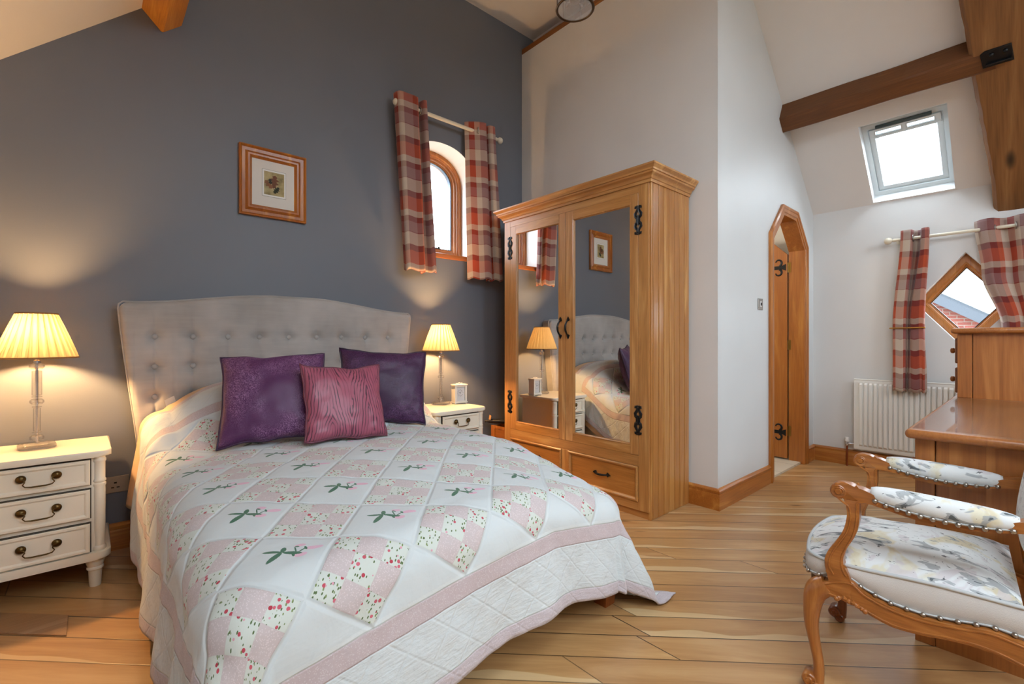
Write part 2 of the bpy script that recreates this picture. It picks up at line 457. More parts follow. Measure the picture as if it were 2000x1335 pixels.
def fleur(bm, y, z):
    """strap hinge with a fleur head, on the leaf's face"""
    prism(bm, [(y-.07, z-.03), (y-.05, z-.02), (y-.04, z-.016), (y+.0, z-.016), (y+.4, z-.012), (y+.4, z+.012), (y, z+.016), (y-.04, z+.016), (y-.05, z+.02), (y-.07, z+.03)], MYZ(LX, -1), .0005, .005)
    for s in (-1, 1):
        pts = []
        for k in range(13):
            a = -1.2+4.2*k/12; r = .034-.0012*k
            pts.append((LX-.003, y-.006-r*cos(a)*1.0, z+s*(.046+r*sin(a)*1.0)))
        tube(bm, pts, [(.003, .011-.0005*k) for k in range(13)], 8, up=(1, 0, 0))
for z in (1.765, .262):
    bm = new(); fleur(bm, DY+.205, z); make('strap_hinge', bm, IRON, d1, 40)
for z in (1.76, 1.06, .28):
    bm = new(); box(bm, DX1-.003, DX1-.0005, DY+.096, DY+.114, z-.045, z+.045); tube(bm, [(DX1-.006, DY+.118, z-.045), (DX1-.006, DY+.118, z+.045)], .005, 8); make('butt_hinge', bm, plain('dull brass', rgb(150, 116, 60), .4, 1.0), d1)

# arched window
w1 = thing('window_1', 'small arched window with pine frame in the grey wall', 'window', (AC, GY, AZ0)); w1['kind'] = 'structure'
bm = new(); sweep(bm, arch_hole, [(0, 0), (0, -.30)], MXZ(GY), True, False); make('reveal', bm, plain('white reveal paint', rgb(240, 242, 242), .5), w1)
prof = [(0, -.285), (0, -.195), (.012, -.19), (.030, -.19), (.036, -.2), (.046, -.2), (.05, -.212), (.066, -.212), (.07, -.222), (.082, -.225), (.082, -.285)]
bm = new(); sweep(bm, arch(AC, AA-.001, 2.44, .274, 2.2, 28, AZ0+.012), prof, MXZ(GY)); make('window_frame', bm, trimw('z', a=(206, 140, 72)), w1, 35)
bm = new(); sweep(bm, arch(AC, AA-.082, 2.44, .2, 2.2, 28, AZ0+.09), [(0, -.232), (0, -.262), (.012, -.262), (.012, -.232)], MXZ(GY)); make('glazing_seal', bm, plain('grey glazing seal', rgb(96, 112, 132), .4), w1)
bm = new(); prism(bm, arch(AC, AA-.07, 2.44, .215, 2.2, 28, AZ0+.075), MXZ(GY, 1), .245, .251); make('window_pane', bm, PANE, w1)
bm = new(); box(bm, AC-AA-.0, AC+AA+.0, GY-.012, GY+.2, AZ0-.028, AZ0+.012, .004); make('window_sill', bm, trimw('x', a=(196, 112, 60)), w1)
bm = new(); tube(bm, [(AC+.12, GY+.225, AZ0+.1), (AC-.02, GY+.21, AZ0+.1)], .004, 8); ball(bm, (AC+.1, GY+.215, AZ0+.108), .009); make('casement_stay', bm, IRON, w1, 60)

# diamond window
w2 = thing('window_2', 'diamond shaped window with pine frame above the radiator', 'window', (FX, DYc, DZc-DHH)); w2['kind'] = 'structure'
def dpoly(f): return [(DYc+(a-DYc)*f, DZc+(b-DZc)*f) for a, b in dia]
bm = new(); sweep(bm, dia, [(0, 0), (0, -.2)], MYZ(FX), True, False); make('reveal', bm, plain('white reveal paint', rgb(240, 242, 242), .5), w2)
bm = new(); sweep(bm, dia, [(.001, -.17), (.001, -.075), (.04, -.07), (.052, -.078), (.056, -.095), (.066, -.1), (.066, -.17)], MYZ(FX)); make('window_frame', bm, trimw('z', a=(206, 146, 80), b=(180, 112, 50)), w2, 30)
bm = new(); sweep(bm, dia, [(.064, -.1), (.064, -.125), (.071, -.125), (.071, -.1)], MYZ(FX)); make('glazing_seal', bm, BLACKP, w2)
bm = new(); prism(bm, [tuple(q) for q in offs(dia, .06)], MYZ(FX, 1), .112, .118); make('window_pane', bm, PANE, w2)

# roof window
w3 = thing('window_3', 'white roof window in the sloping ceiling', 'window', (4.97, .66, 2.27)); w3['kind'] = 'structure'
ns = Vector((.690, 0, .724)); ds = Vector((.724, 0, -.690))
org = Vector((4.60, 0, zr(4.60)))
def MS(a, b, h): return org+ds*b+Vector((0, a, 0))+ns*h      # a along Y, b down the slope, h outwards
bm = new()
fr = [(.408, -.085), (.918, -.085), (.918, .605), (.408, .605)]
inner = [Vector((SK['x0'], SK['y0'], zr(SK['x0']))), Vector((SK['x0'], SK['y1'], zr(SK['x0']))), Vector((SK['x1'], SK['y1'], zr(SK['x1']))), Vector((SK['x1'], SK['y0'], zr(SK['x1'])))]
outr = [Vector((SK['x0']+.16, .408, zr(SK['x0']))), Vector((SK['x0']+.16, .918, zr(SK['x0']))), Vector((5.075, .918, 2.31)), Vector((5.075, .408, 2.31))]
outr = [MS(.408, -.14, .105), MS(.918, -.14, .105), MS(.918, .505, .105), MS(.408, .505, .105)]
a = [bm.verts.new(v) for v in inner]; b = [bm.verts.new(v) for v in outr]; bridge(bm, a, b); make('reveal', bm, plain('white reveal paint', rgb(240, 242, 242), .5), w3)
rect = [(.408, -.14), (.918, -.14), (.918, .505), (.408, .505)]
bm = new(); sweep(bm, rect, [(-.03, .10), (.0, .085), (.034, .085), (.034, .16), (-.03, .16)], MS); make('window_frame', bm, UPVC, w3)
bm = new(); sweep(bm, rect, [(.037, .10), (.037, .165), (.088, .165), (.088, .125), (.078, .115), (.07, .10)], MS); make('sash', bm, UPVC, w3, 30)
bm = new()
for y0, y1 in ((.48, .652), (.672, .845)):
    sweep(bm, [(y0, -.092), (y1, -.092), (y1, -.042), (y0, -.042)], [(0, .092), (0, .075), (.009, .072), (.009, .092)], MS)
box(bm, 0, .001, 0, .001, 0, .001)
prism(bm, [(.452, -.102), (.874, -.102), (.874, -.093), (.452, -.093)], MS, .07, .1); prism(bm, [(.452, -.041), (.874, -.041), (.874, -.028), (.452, -.028)], MS, .07, .1)
for y in (.452, .652, .845): prism(bm, [(y, -.095), (y+.028 if y != .652 else y+.02, -.095), (y+.028 if y != .652 else y+.02, -.04), (y, -.04)], MS, .072, .1)
bmesh.ops.delete(bm, geom=[v for v in bm.verts if v.co.length < .01], context='VERTS')
make('ventilation_flap', bm, UPVC, w3)
bm = new(); prism(bm, [(.50, -.128), (.83, -.128), (.83, -.110), (.50, -.110)], MS, .06, .09, .003, 1); make('vent_grille', bm, plain('dark vent', rgb(70, 84, 86), .5), w3)
bm = new(); prism(bm, [(.455, -.09), (.872, -.09), (.872, .46), (.455, .46)], MS, .135, .141); make('window_pane', bm, PANE, w3)

# unseen gable window behind the camera, added to light the room
w4 = thing('window_4', 'glazed window added for daylight, high in the unseen gable opposite the grey wall', 'window', (2.2, RY0, 2.2)); w4['kind'] = 'structure'
bm = new(); sweep(bm, GLP, [(0, -.06), (0, .03), (.06, .03), (.06, -.06)], MXZ(RY0, 1))
make('window_frame', bm, trimw('z'), w4)
for x in (1.92, 2.6):
    bm = new(); box(bm, x-.03, x+.03, RY0-.03, RY0+.06, 2.24, min(3.7, zr(x)-.3, zl(x)-.3)); make('mullion', bm, trimw('z'), w4)
bm = new(); box(bm, 1.3, 3.25, RY0-.03, RY0+.055, 2.85, 2.91); make('transom', bm, trimw('x'), w4)
bm = new(); prism(bm, [tuple(p) for p in offs(GLP, .03)], MXZ(RY0, 1), .01, .016); make('window_pane', bm, PANE, w4)

# roof timbers
def purlin(name, c, xd, label):
    """square purlin under a slope; c = three corners of its section"""
    t = tag(c, label, 'roof beam'); t['kind'] = 'structure'; return t
def timber(name, sec, y0, y1, label, seed, ax='y', mat=None):
    bm = new(); n = 40; rows = []
    for i in range(n+1):
        y = lerp(y0, y1, i/n)
        rows.append([bm.verts.new((x+.007*noise.noise((y*2.2, k*3.1, seed)), y, z+.007*noise.noise((y*2.2, k*5.7, seed+9)))) for k, (x, z) in enumerate(sec)])
    for a, b in zip(rows, rows[1:]): bridge(bm, a, b)
    bm.faces.new(rows[0][::-1]); bm.faces.new(rows[-1])
    o = make(name, bm, mat or oak(ax), None, 25, 'structure'); return tag(o, label, 'roof beam')
timber('purlin', [(.19, 2.91), (.268, 2.826), (.278, 2.816), (.292, 2.815), (.364, 2.879), (.372, 2.89), (.34, 3.03)], -2.85, GY-.001, 'oak purlin under the left ceiling slope above the picture', 3, mat=oak('y', a=(212, 152, 66), b=(184, 118, 40), dark=(120, 70, 24)))
timber('purlin', [(4.185, 3.02), (4.117, 2.888), (4.120, 2.878), (4.196, 2.797), (4.206, 2.798), (4.275, 2.87), (4.28, 2.93)], .16, DY-.001, 'dark oak purlin under the right ceiling slope above the roof window', 11, mat=oak('y', a=(138, 88, 40), b=(104, 60, 24)))
timber('trim_1', [(3.020, 3.802), (3.021, 3.852), (3.2, 3.955), (3.22, 3.86), (3.2, 3.802)], DY-.2, GY-.001, 'oak wall plate along the top of the white partition wall', 21, mat=oak('y', a=(168, 108, 48), b=(132, 78, 30)))
# principal rafter: waney underside and left edge
bm = new(); n = 60; rows = []
for i in range(n+1):
    x = lerp(5.02, 1.6, i/n); u = 5.02-x
    yl = .187+.118*(u/1.15) if u < 1.15 else .305+.05*min(1, (u-1.15)/1.2)
    yl += .011*noise.noise((u*5.5, 1.3, 0))+.006*noise.noise((u*15, 7.3, 0))
    yr = -.17+.02*noise.noise((u*3, 4.4, 0)); zb = 2.05+K*(FX-x)
    e = .008*noise.noise((u*6, 9.9, 0))
    sec = [(yl-.01, zb+.30), (yl, zb+.03), (yl-.022, zb+.004+e), (yl-.075, zb+e*.6), (yr+.08, zb+e*.4), (yr+.015, zb+.004), (yr, zb+.03), (yr+.01, zb+.30)]
    rows.append([bm.verts.new((x, y, z)) for y, z in sec])
for a, b in zip(rows, rows[1:]): bridge(bm, a, b)
bm.faces.new(rows[0][::-1]); bm.faces.new(rows[-1])
o = make('truss_rafter', bm, oak('x', a=(158, 112, 66), b=(130, 86, 46), dark=(80, 50, 26), rot=-.7615, scale=.7, knots=1.6), None, 30, 'structure'); tag(o, 'massive waney oak truss rafter running up from above the plaid curtain', 'roof beam')
# iron fixing on the rafter; its black plate also stands in for shadow
bm = new(); rs = Vector((-.724, 0, .690)); rn = Vector((-.690, 0, -.724)); o0 = Vector((4.16, 0, 2.05+K*(FX-4.16)))
def MR(a, b, h): return o0+rs*b+Vector((0, a, 0))+rn*h
prism(bm, [(.08, -.03), (.215, -.03), (.225, .06), (.205, .075), (.09, .075)], MR, -.01, .012, .003, 1)
prism(bm, [(.09, -.012), (.2, -.012), (.2, .0), (.09, .0)], MR, .01, .04, .002, 1)
for y in (.115, .175): ball(bm, MR(y, .045, .014), .012, 10)
tag(make('iron_bracket', bm, IRON, None, 40), 'black iron bracket bolted under the big oak rafter, its shadow built in as black plate', 'bracket')
# ------------------------------------------------------------------ wardrobe
wd = thing('wardrobe', 'tall waxed pine wardrobe with two mirrored doors against the white wall', 'wardrobe', (2.77, 2.24, 0))
FXw, Ya, Yb, Hc = 2.524, 1.567, 2.912, 2.075
bm = new()
box(bm, FXw+.004, 3.0, Yb-.022, Yb, .0, Hc)                 # far side
box(bm, FXw+.03, 2.99, Ya+.02, Yb-.02, .06, .08); box(bm, FXw+.03, 2.99, Ya+.02, Yb-.02, .36, .38); box(bm, 2.985, 3.0, Ya+.01, Yb-.01, .03, Hc); box(bm, FXw+.01, 3.0, Ya+.01, Yb-.01, Hc-.02, Hc)
make('carcass', bm, pine('z'), wd)
for a, b, z0, z1 in ((Ya, 1.642, .044, Hc), (2.842, Yb, .044, Hc), (2.219, 2.281, .094, .318)):
    bm = new(); box(bm, FXw, FXw+.025, a, b, z0, z1, .0015, 1); make('face_stile', bm, pine('z'), wd)
for z0, z1 in ((.044, .094), (.318, .3835), (2.0195, Hc)):
    bm = new(); box(bm, FXw+.0005, FXw+.025, 1.642, 2.842, z0, z1); make('face_rail', bm, pine('y'), wd)
# side of vee-jointed boards
nb = 8; xs = [FXw+.004]+[FXw+.028+(3.0-FXw-.028)*k/7 for k in range(8)]
bm = new()
for a, b in zip(xs, xs[1:]): box(bm, a+.0016, b-.0016, Ya-.012, Ya+.006, 0, Hc, .005, 2)
box(bm, FXw+.006, 2.998, Ya-.004, Ya+.008, 0, Hc)
make('side_panel', bm, wood('waxed pine boards', 'z', (200, 148, 84), (172, 114, 56), .26, board=('x', .0635), coat=.35), wd)
bm = new(); box(bm, FXw+.012, FXw+.03, Ya+.004, Yb-.01, 0, .046); make('plinth', bm, pine('y', a=(176, 116, 58)), wd)
bm = new()
path = [(3.0, Ya-.012), (FXw-.002, Ya-.012), (FXw-.002, Yb), (3.0, Yb)]
pr = [(0, 2.066), (-.006, 2.066), (-.008, 2.082), (-.014, 2.086), (-.016, 2.094), (-.024, 2.104), (-.038, 2.112), (-.041, 2.122), (-.047, 2.124), (-.049, 2.134), (-.060, 2.144), (-.066, 2.15), (-.066, 2.160), (0, 2.160)]
rows = [[bm.verts.new((q.x, q.y, h)) for q in offs(path, -d, False)] for d, h in pr]

for a, b in zip(rows, rows[1:]): bridge(bm, a, b, False)
for k in (0, -1): bm.faces.new([r[k] for r in rows])
box(bm, FXw, 3.0, Ya-.01, Yb, 2.15, 2.158)
make('cornice', bm, pine('y', a=(216, 166, 102)), wd, 30)

def hinge_bm(y, z, side):
    """cast iron double-S hinge astride the joint at y"""
    bm = new(); X0 = FXw-.003
    for s in (-1, 1):
        for v in (-1, 1):
            k = v
            c = [(.004, .012), (.017, .024), (.020, .040), (.010, .055), (.005, .068), (.010, .082), (.019, .083), (.022, .073)]
            pts = [(X0, y+s*a, z+k*b) for a, b in c]
            tube(bm, pts, [(.004, .010), (.004, .0115), (.004, .0115), (.004, .0095), (.004, .008), (.004, .009), (.004, .008), (.004, .005)], 8, up=(1, 0, 0))
            ball(bm, (X0-.002, y+s*.013, z+k*.02), .0045, 8)
            ball(bm, (X0, y+s*.007, z+k*.086), .007, 8, (.6, 1, 1))
        box(bm, X0-.003, X0+.003, y+s*.001 if s > 0 else y-.016, y+.016 if s > 0 else y-.001, z-.022, z+.022, .003, 1)
    tube(bm, [(X0-.004, y, z-.03), (X0-.004, y, z+.03)], .005, 10)
    return bm
def pull_bm(p, d, out, L, bow):
    """iron bow pull with spear ends: centre p, along d, standing off along out"""
    bm = new(); p, d, out = Vector(p), Vector(d), Vector(out); sd = d.cross(out)
    pts = []; rr = []
    for i in range(13):
        t = -1+2*i/12; pts.append(p+d*(t*L*.36)+out*(.004+bow*(1-t*t)**.8)); rr.append((.005+.0022*(1-t*t), .005+.0035*(1-t*t)))
    tube(bm, pts, rr, 10)
    for s in (-1, 1):
        poly = [(0, -.012), (.016, -.004), (.011, .004), (.004, .016), (0, .024), (-.004, .016), (-.011, .004), (-.016, -.004)]
        c = p+d*(s*L*.37)
        prism(bm, poly, lambda a, b, h: c+sd*a+d*(s*b)+out*h, 0, .006, .002, 1)
        ball(bm, c+out*.007, .006, 8)
    return bm
for (y0, y1, my0, my1, hy, hx) in ((2.2455, 2.8405, 2.316, 2.764, 2.2905, 2.842), (1.6435, 2.2425, 1.708, 2.166, 2.2165, 1.642)):
    bm = new()      # stiles
    mz0, mz1 = .452, 1.948
    box(bm, FXw-.001, FXw+.022, y0, my0-.010, .385, 2.018, .0015, 1); box(bm, FXw-.001, FXw+.022, my1+.010, y1, .385, 2.018, .0015, 1)
    dr = make('door', bm, pine('z', a=(222, 176, 116)), wd)
    for a, b in ((.385, mz0-.010), (mz1+.010, 2.018)):
        bm = new(); box(bm, FXw-.0008, FXw+.022, my0-.010, my1+.010, a, b); make('door_rail', bm, pine('y', a=(214, 164, 102), b=(186, 128, 66), scale=1.4), dr)
    bm = new(); sweep(bm, [(my0-.011, mz0-.011), (my1+.011, mz0-.011), (my1+.011, mz1+.011), (my0-.011, mz1+.011)], [(0, -.018), (0, .002), (.005, .003), (.010, -.004), (.012, -.010), (.012, -.018)], MYZ(FXw))
    make('mirror_bead', bm, pine('z', a=(206, 148, 84)), dr)
    bm = new(); box(bm, FXw+.011, FXw+.015, my0-.006, my1+.006, mz0-.006, mz1+.006); make('mirror', bm, MIRROR, dr)
    make('handle', pull_bm((FXw-.001, hy, 1.19), (0, 0, 1), (-1, 0, 0), .155, .03), IRON, dr, 50)
    for z in (1.848, .604): make('hinge', hinge_bm(hx, z, 1), IRON, dr, 50)
for y0, y1 in ((2.281, 2.842), (1.642, 2.219)):
    bm = new(); box(bm, FXw+.005, FXw+.022, y0+.002, y1-.002, .096, .316)
    dw = make('drawer', bm, pine('y', a=(206, 148, 80), b=(182, 120, 56)), wd)
    bm = new(); sweep(bm, [(y0+.002, .096), (y1-.002, .096), (y1-.002, .316), (y0+.002, .316)], [(0, -.006), (0, .004), (.006, .009), (.013, .009), (.018, .002), (.024, -.002), (.024, -.006)], MYZ(FXw)); make('drawer_moulding', bm, pine('y', a=(204, 146, 78)), dw, 30)
    make('handle', pull_bm((FXw+.005, (y0+y1)/2-.004, .212), (0, 1, 0), (-1, 0, 0), .135, .026), IRON, dw, 50)

# ------------------------------------------------------------------ bedside cabinets
def rounded(x0, x1, y0, y1, r, n=5):
    """plan outline, the two corners on the y0 side rounded"""
    p = [(x1, y1), (x0, y1)]
    for k in range(n+1): a = PI+PI/2*k/n; p.append((x0+r+r*cos(a), y0+r+r*sin(a)))
    for k in range(n+1): a = 1.5*PI+PI/2*k/n; p.append((x1-r+r*cos(a), y0+r+r*sin(a)))
    return p
def cabinet(cx, y0, label):
    W, Dp = .46, .43; y1 = y0+Dp; x0, x1 = cx-W/2, cx+W/2
    t = thing('bedside_cabinet', label, 'bedside cabinet', (cx, y0+Dp/2, 0), 'cream bedside cabinets')
    bm = new(); prism(bm, rounded(x0, x1, y0, y1, .045), MXY, .583, .61, .009, 3); make('top', bm, CREAM, t, 35)
    bm = new(); box(bm, x0+.03, x1-.03, y0+.028, y1-.005, .160, .584); make('body', bm, CREAM, t)
    bm = new(); prism(bm, rounded(x0+.002, x1-.002, y0+.002, y1, .045), MXY, .128, .162, .008, 2); make('plinth', bm, CREAM, t, 35)
    for s in (-1, 1):
        bm = new(); x = cx+s*(W/2-.042)
        lathe(bm, [(.022, .161), (.025, .166), (.025, .178), (.020, .184), (.0205, .19), (.019, .2), (.022, .26), (.0225, .43), (.0215, .446), (.0245, .452), (.0245, .460), (.020, .464), (.0245, .47), (.0245, .477), (.0215, .482), (.0215, .555), (.0245, .560), (.0245, .570), (.0215, .574), (.0215, .584)], (x, y0+.042, 0), 20)
        make('corner_column', bm, CREAM, t, 40)
    for sx in (-1, 1):
        for sy in (0, 1):
            bm = new(); lathe(bm, [(.020, 0), (.021, .004), (.024, .07), (.025, .074), (.030, .078), (.030, .086), (.027, .09), (.030, .098), (.0345, .112), (.033, .122), (.026, .130)], (cx+sx*(W/2-.055), y0+.055+sy*(Dp-.11), 0), 20); make('foot', bm, CREAM, t, 50)
    dx0, dx1 = cx-.158, cx+.158
    for z0, z1 in ((.463, .573), (.316, .443), (.166, .293)):
        bm = new(); box(bm, dx0, dx1, y0+.012, y0+.03, z0, z1)
        d = make('drawer', bm, CREAM, t)
        bm = new(); box(bm, dx0-.004, dx1+.004, y0+.0245, y0+.029, z0-.004, z1+.004); make('drawer_gap', bm, plain('shadow gap', rgb(70, 58, 44), .8), d)
        bm = new(); sweep(bm, [(dx0, z0), (dx1, z0), (dx1, z1), (dx0, z1)], [(0, -.01), (0, .002), (.004, .006), (.012, .006), (.017, .003), (.02, -.001), (.02, -.01)], MXZ(y0+.012)); make('drawer_moulding', bm, CREAM, d, 30)
        bm = new(); zc = (z0+z1)/2+.012; fy = y0+.011
        for s in (-1, 1):
            lathe(bm, [(.004, 0), (.004, .006), (.009, .007), (.0165, .010), (.0165, .013), (.011, .018), (.003, .021)], (0, 0, 0), 18, 'y')
            for v in bm.verts:
                if not v.tag: v.co = Vector((cx+s*.053+v.co.x, fy-v.co.y, zc+v.co.z)); v.tag = True
        pts = []
        for s in (-1, 1):
            q = [(.053, .0), (.043, -.004), (.041, -.012), (.047, -.022), (.040, -.031), (.022, -.034)]
            qq = [(cx+s*a, fy-.02-.004*(k > 1), zc+b) for k, (a, b) in enumerate(q)]
            pts += qq if s < 0 else qq[::-1]
        tube(bm, pts, [.0028, .0028, .0025, .0024, .0026, .0034, .0034, .0026, .0024, .0025, .0028, .0028], 8)
        make('handle', bm, BRASS, d, 50)
    return t
cabinet(-.17, 2.765, 'cream three drawer bedside cabinet in the corner left of the bed')
cabinet(1.945, 2.70, 'cream bedside cabinet between the bed and the wardrobe')

# ------------------------------------------------------------------ table lamps
def shade_mat():
    m = Mat('pleated cream lampshade'); N = m.N; N.remove(m.b)
    u, v, _ = m.xyz(m.coord('UV'))
    fold = (((u*26.0).fract()-.5).abs()*2.0)
    dbl = (fold-(v*.42+.30)).step(-.03, .03)            # doubled cloth of each pleat
    edge = 1.0-(fold-(v*.42+.30)).abs().step(0, .09)
    d = m.node('ShaderNodeBsdfDiffuse'); d.inputs[0].default_value = rgb(196, 164, 112)
    t = m.node('ShaderNodeBsdfTranslucent'); t.inputs[0].default_value = rgb(255, 226, 170)
    mx = m.node('ShaderNodeMixShader'); m.put(mx.inputs[0], .056-dbl*.022-edge*.038)
    m.L.new(d.outputs[0], mx.inputs[1]); m.L.new(t.outputs[0], mx.inputs[2]); m.L.new(mx.outputs[0], m.out.inputs[0]); return m.m
SHADE = shade_mat()
def emit(name, col, k):
    m = Mat(name); m.set(Base_Color=col, Emission_Color=col, Emission_Strength=k); return m.m
BULB = emit('warm lamp bulb', (1.0, .58, .24, 1), LAMP)
def table_lamp(x, y, z, label, rot=0.0):
    t = thing('table_lamp', label, 'table lamp', (x, y, z), 'crystal table lamps')
    def bev_block(r, z0, z1, b, n=8):
        bm = new(); lathe(bm, [(r-b, z0), (r, z0+b), (r, z1-b), (r-b, z1)], (x, y, z), n); return bm
    bm = new(); oc = [(-.062, -.040), (-.040, -.062), (.040, -.062), (.062, -.040), (.062, .040), (.040, .062), (-.040, .062), (-.062, .040)]
    prism(bm, [(x+a*cos(rot)-b*sin(rot), y+a*sin(rot)+b*cos(rot)) for a, b in oc], MXY, z+.0006, z+.022, .006, 1); make('base', bm, CRACKLE, t)
    bm = new(); tube(bm, [(x, y, z+.0225), (x, y, z+.43)], .0045, 12); lathe(bm, [(.012, .385), (.012, .398), (.007, .402)], (x, y, z), 14); lathe(bm, [(.009, .023), (.009, .03)], (x, y, z), 14); make('stem', bm, CHROME, t, 50)
    for r, a, b, bv, nm in ((.024, .034, .060, .007, 'crystal_block'), (.016, .070, .074, .001, 'crystal_collar'), (.0125, .078, .182, .001, 'crystal_column'), (.016, .186, .190, .001, 'crystal_collar'), (.024, .200, .224, .007, 'crystal_block'), (.018, .232, .236, .001, 'crystal_collar'), (.0175, .240, .352, .002, 'crystal_column'), (.026, .360, .386, .008, 'crystal_block')):
        make(nm, bev_block(r, a, b, bv), CRYSTAL, t)
    # pleated shade
    bm = new(); n = 26*8; V = []
    rb, rt, h0, h1 = .140, .068, .412, .612
    for j in range(13):
        v = j/12; row = []
        for i in range(n):
            ph = (i % 8)/8.0; a = 2*PI*i/n
            w = abs(ph-.5)*2
            # box pleats: knife folds that open towards the waist
            r = lerp(rb, rt, v)+(.0032*(1 if ph < .5 else -1)*(min(1, w*3))+.001*sin(4*PI*ph))*(.55+.45*sin(PI*v))
            row.append(bm.verts.new((x+r*cos(a), y+r*sin(a), z+lerp(h0, h1, v))))
        V.append(row)
    uvl = bm.loops.layers.uv.verify()
    for j, (p, q) in enumerate(zip(V, V[1:])):
        for i in range(n):
            i2 = (i+1) % n; f_ = bm.faces.new((p[i], p[i2], q[i2], q[i]))
            for lp, (a_, b_) in zip(f_.loops, ((i, j), (i+1, j), (i+1, j+1), (i, j+1))): lp[uvl].uv = (a_/n, b_/12)
    sh = make('lamp_shade', bm, SHADE, t, 30)
    for r, h in ((rb+.002, h0), (rt+.002, h1)):
        bm = new(); tube(bm, [(x+r*cos(2*PI*k/48), y+r*sin(2*PI*k/48), z+h) for k in range(48)], (.0035, .0022), 6, closed=True, up=(0, 0, 1))
        make('shade_binding', bm, plain('brown shade binding', rgb(150, 112, 66), .7), sh, 60)
    bm = new(); 
    for k in range(3):
        a = 2*PI*k/3; tube(bm, [(x+.012*cos(a), y+.012*sin(a), z+.575), (x+rt*cos(a), y+rt*sin(a), z+.606)], .0013, 6)
    make('shade_carrier', bm, CHROME, sh)
    bm = new(); lathe(bm, [(.013, .43), (.014, .452), (.012, .47)], (x, y, z), 14); make('bulb_holder', bm, BRASSY, t, 50)
    bm = new(); ball(bm, (x, y, z+.515), .024, 16, (1, 1, 1.35)); b = make('bulb', bm, BULB, t, 180)
    return t
table_lamp(-.193, 3.03, .61, 'lit crystal table lamp with a wide pleated shade at the left edge', .12)
table_lamp(1.985, 3.035, .61, 'lit crystal table lamp beside the small white clock', .6)

# carriage clock
ck = thing('clock', 'small white carriage clock on the right bedside cabinet', 'clock', (2.12, 2.985, .61))
cM = Matrix.Translation((2.12, 2.985, .61)) @ Matrix.Rotation(-.10, 4, 'Z')
def CK(a, b, h): return cM @ Vector((a, -h, b))
def cb(bm, x0, x1, z0, z1, y0, y1, bev=0.0): prism(bm, [(x0, z0), (x1, z0), (x1, z1), (x0, z1)], CK, y0, y1, bev, 1)
CLK = plain('ivory clock enamel', rgb(238, 232, 220), .3)
bm = new(); cb(bm, -.057, .057, .006, .016, -.036, .036, .002); cb(bm, -.057, .057, .140, .150, -.036, .036, .002); cb(bm, -.052, -.036, .016, .14, -.03, .03); cb(bm, .036, .052, .016, .14, -.03, .03); cb(bm, -.036, .036, .016, .024, -.03, .03); cb(bm, -.036, .036, .132, .14, -.03, .03); cb(bm, -.05, .05, .016, .14, -.03, -.01); make('case', bm, CLK, ck)
bm = new(); cb(bm, -.036, .036, .024, .132, -.005, .018); make('clock_face', bm, plain('silvery clock dial', rgb(214, 214, 216), .4), ck)
bm = new()
for k in range(12):
    a = 2*PI*k/12; q = Vector((sin(a), cos(a))); e = Vector((q.y, -q.x)); L = .006 if k % 3 else .008
    pl = [(q*(.027-L)+e*.0011), (q*.027+e*.0011), (q*.027-e*.0011), (q*(.027-L)-e*.0011)]
    prism(bm, [(p.x, p.y+.083) for p in pl], CK, .018, .0184)
make('numerals', bm, BLACKP, ck)
bm = new()
for a, L, w in ((2*PI*(10-.17)/12, .017, .0016), (2*PI*1.05/12, .023, .0011)):
    q = Vector((sin(a), cos(a))); e = Vector((q.y, -q.x))
    prism(bm, [(p.x, p.y+.083) for p in (q*-.004+e*w, q*L+e*w*.5, q*L-e*w*.5, q*-.004-e*w)], CK, .0186, .0192)
make('hands', bm, BLACKP, ck)
bm = new(); tube(bm, [CK(-.03, .15, 0), CK(-.026, .158, 0), CK(-.012, .157, 0), CK(0, .161, 0), CK(.012, .157, 0), CK(.026, .158, 0), CK(.03, .15, 0)], .0022, 8); make('handle', bm, CLK, ck, 60)
for sx in (-.045, .045):
    for sy in (-.026, .026): bm = new(); c = CK(sx, 0, sy); lathe(bm, [(.005, 0.0), (.006, .003), (.005, .007)], c, 10); make('foot', bm, CLK, ck)

# ------------------------------------------------------------------ picture
pc = thing('picture', 'pine framed print of oak leaves on the grey wall above the bed', 'picture', (.853, GY-.015, 1.87))
px0, px1, pz0, pz1 = .657, 1.048, 1.872, 2.304
rect = [(px0, pz0), (px1, pz0), (px1, pz1), (px0, pz1)]
bm = new(); sweep(bm, rect, [(0, .001), (0, .024), (.008, .027), (.012, .022), (.016, .016), (.034, .013), (.040, .017), (.048, .024), (.058, .022), (.066, .012), (.072, .008), (.072, .001)], MXZ(GY)); make('picture_frame', bm, trimw('z', a=(194, 122, 40), b=(164, 90, 20), scale=1.5), pc, 25)
bm = new(); box(bm, px0+.06, px1-.06, GY-.008, GY-.003, pz0+.06, pz1-.06); make('mount', bm, plain('cream picture mount', rgb(226, 222, 214), .8), pc)
pcx, pcz = .856, 2.093
bm = new(); box(bm, pcx-.068, pcx+.068, GY-.0094, GY-.0082, pcz-.083, pcz+.083); make('mount_bevel', bm, plain('white bevel', rgb(240, 240, 236), .7), pc)
bm = new(); sweep(bm, [(pcx-.07, pcz-.085), (pcx+.07, pcz-.085), (pcx+.07, pcz+.085), (pcx-.07, pcz+.085)], [(0, .0081), (0, .0087), (.0012, .0087), (.0012, .0081)], MXZ(GY)); make('mount_line', bm, plain('grey line', rgb(120, 116, 110), .8), pc)
m = Mat('olive leaf print'); nz = m.noise(m.coord(), 18, 4); m.set(Base_Color=m.ramp(nz, [(.3, rgb(120, 106, 62)), (.5, rgb(168, 152, 104)), (.7, rgb(190, 176, 132))]), Roughness=.6)
bm = new(); box(bm, pcx-.059, pcx+.059, GY-.0102, GY-.0092, pcz-.073, pcz+.073); pr_ = make('print', bm, m.m, pc)
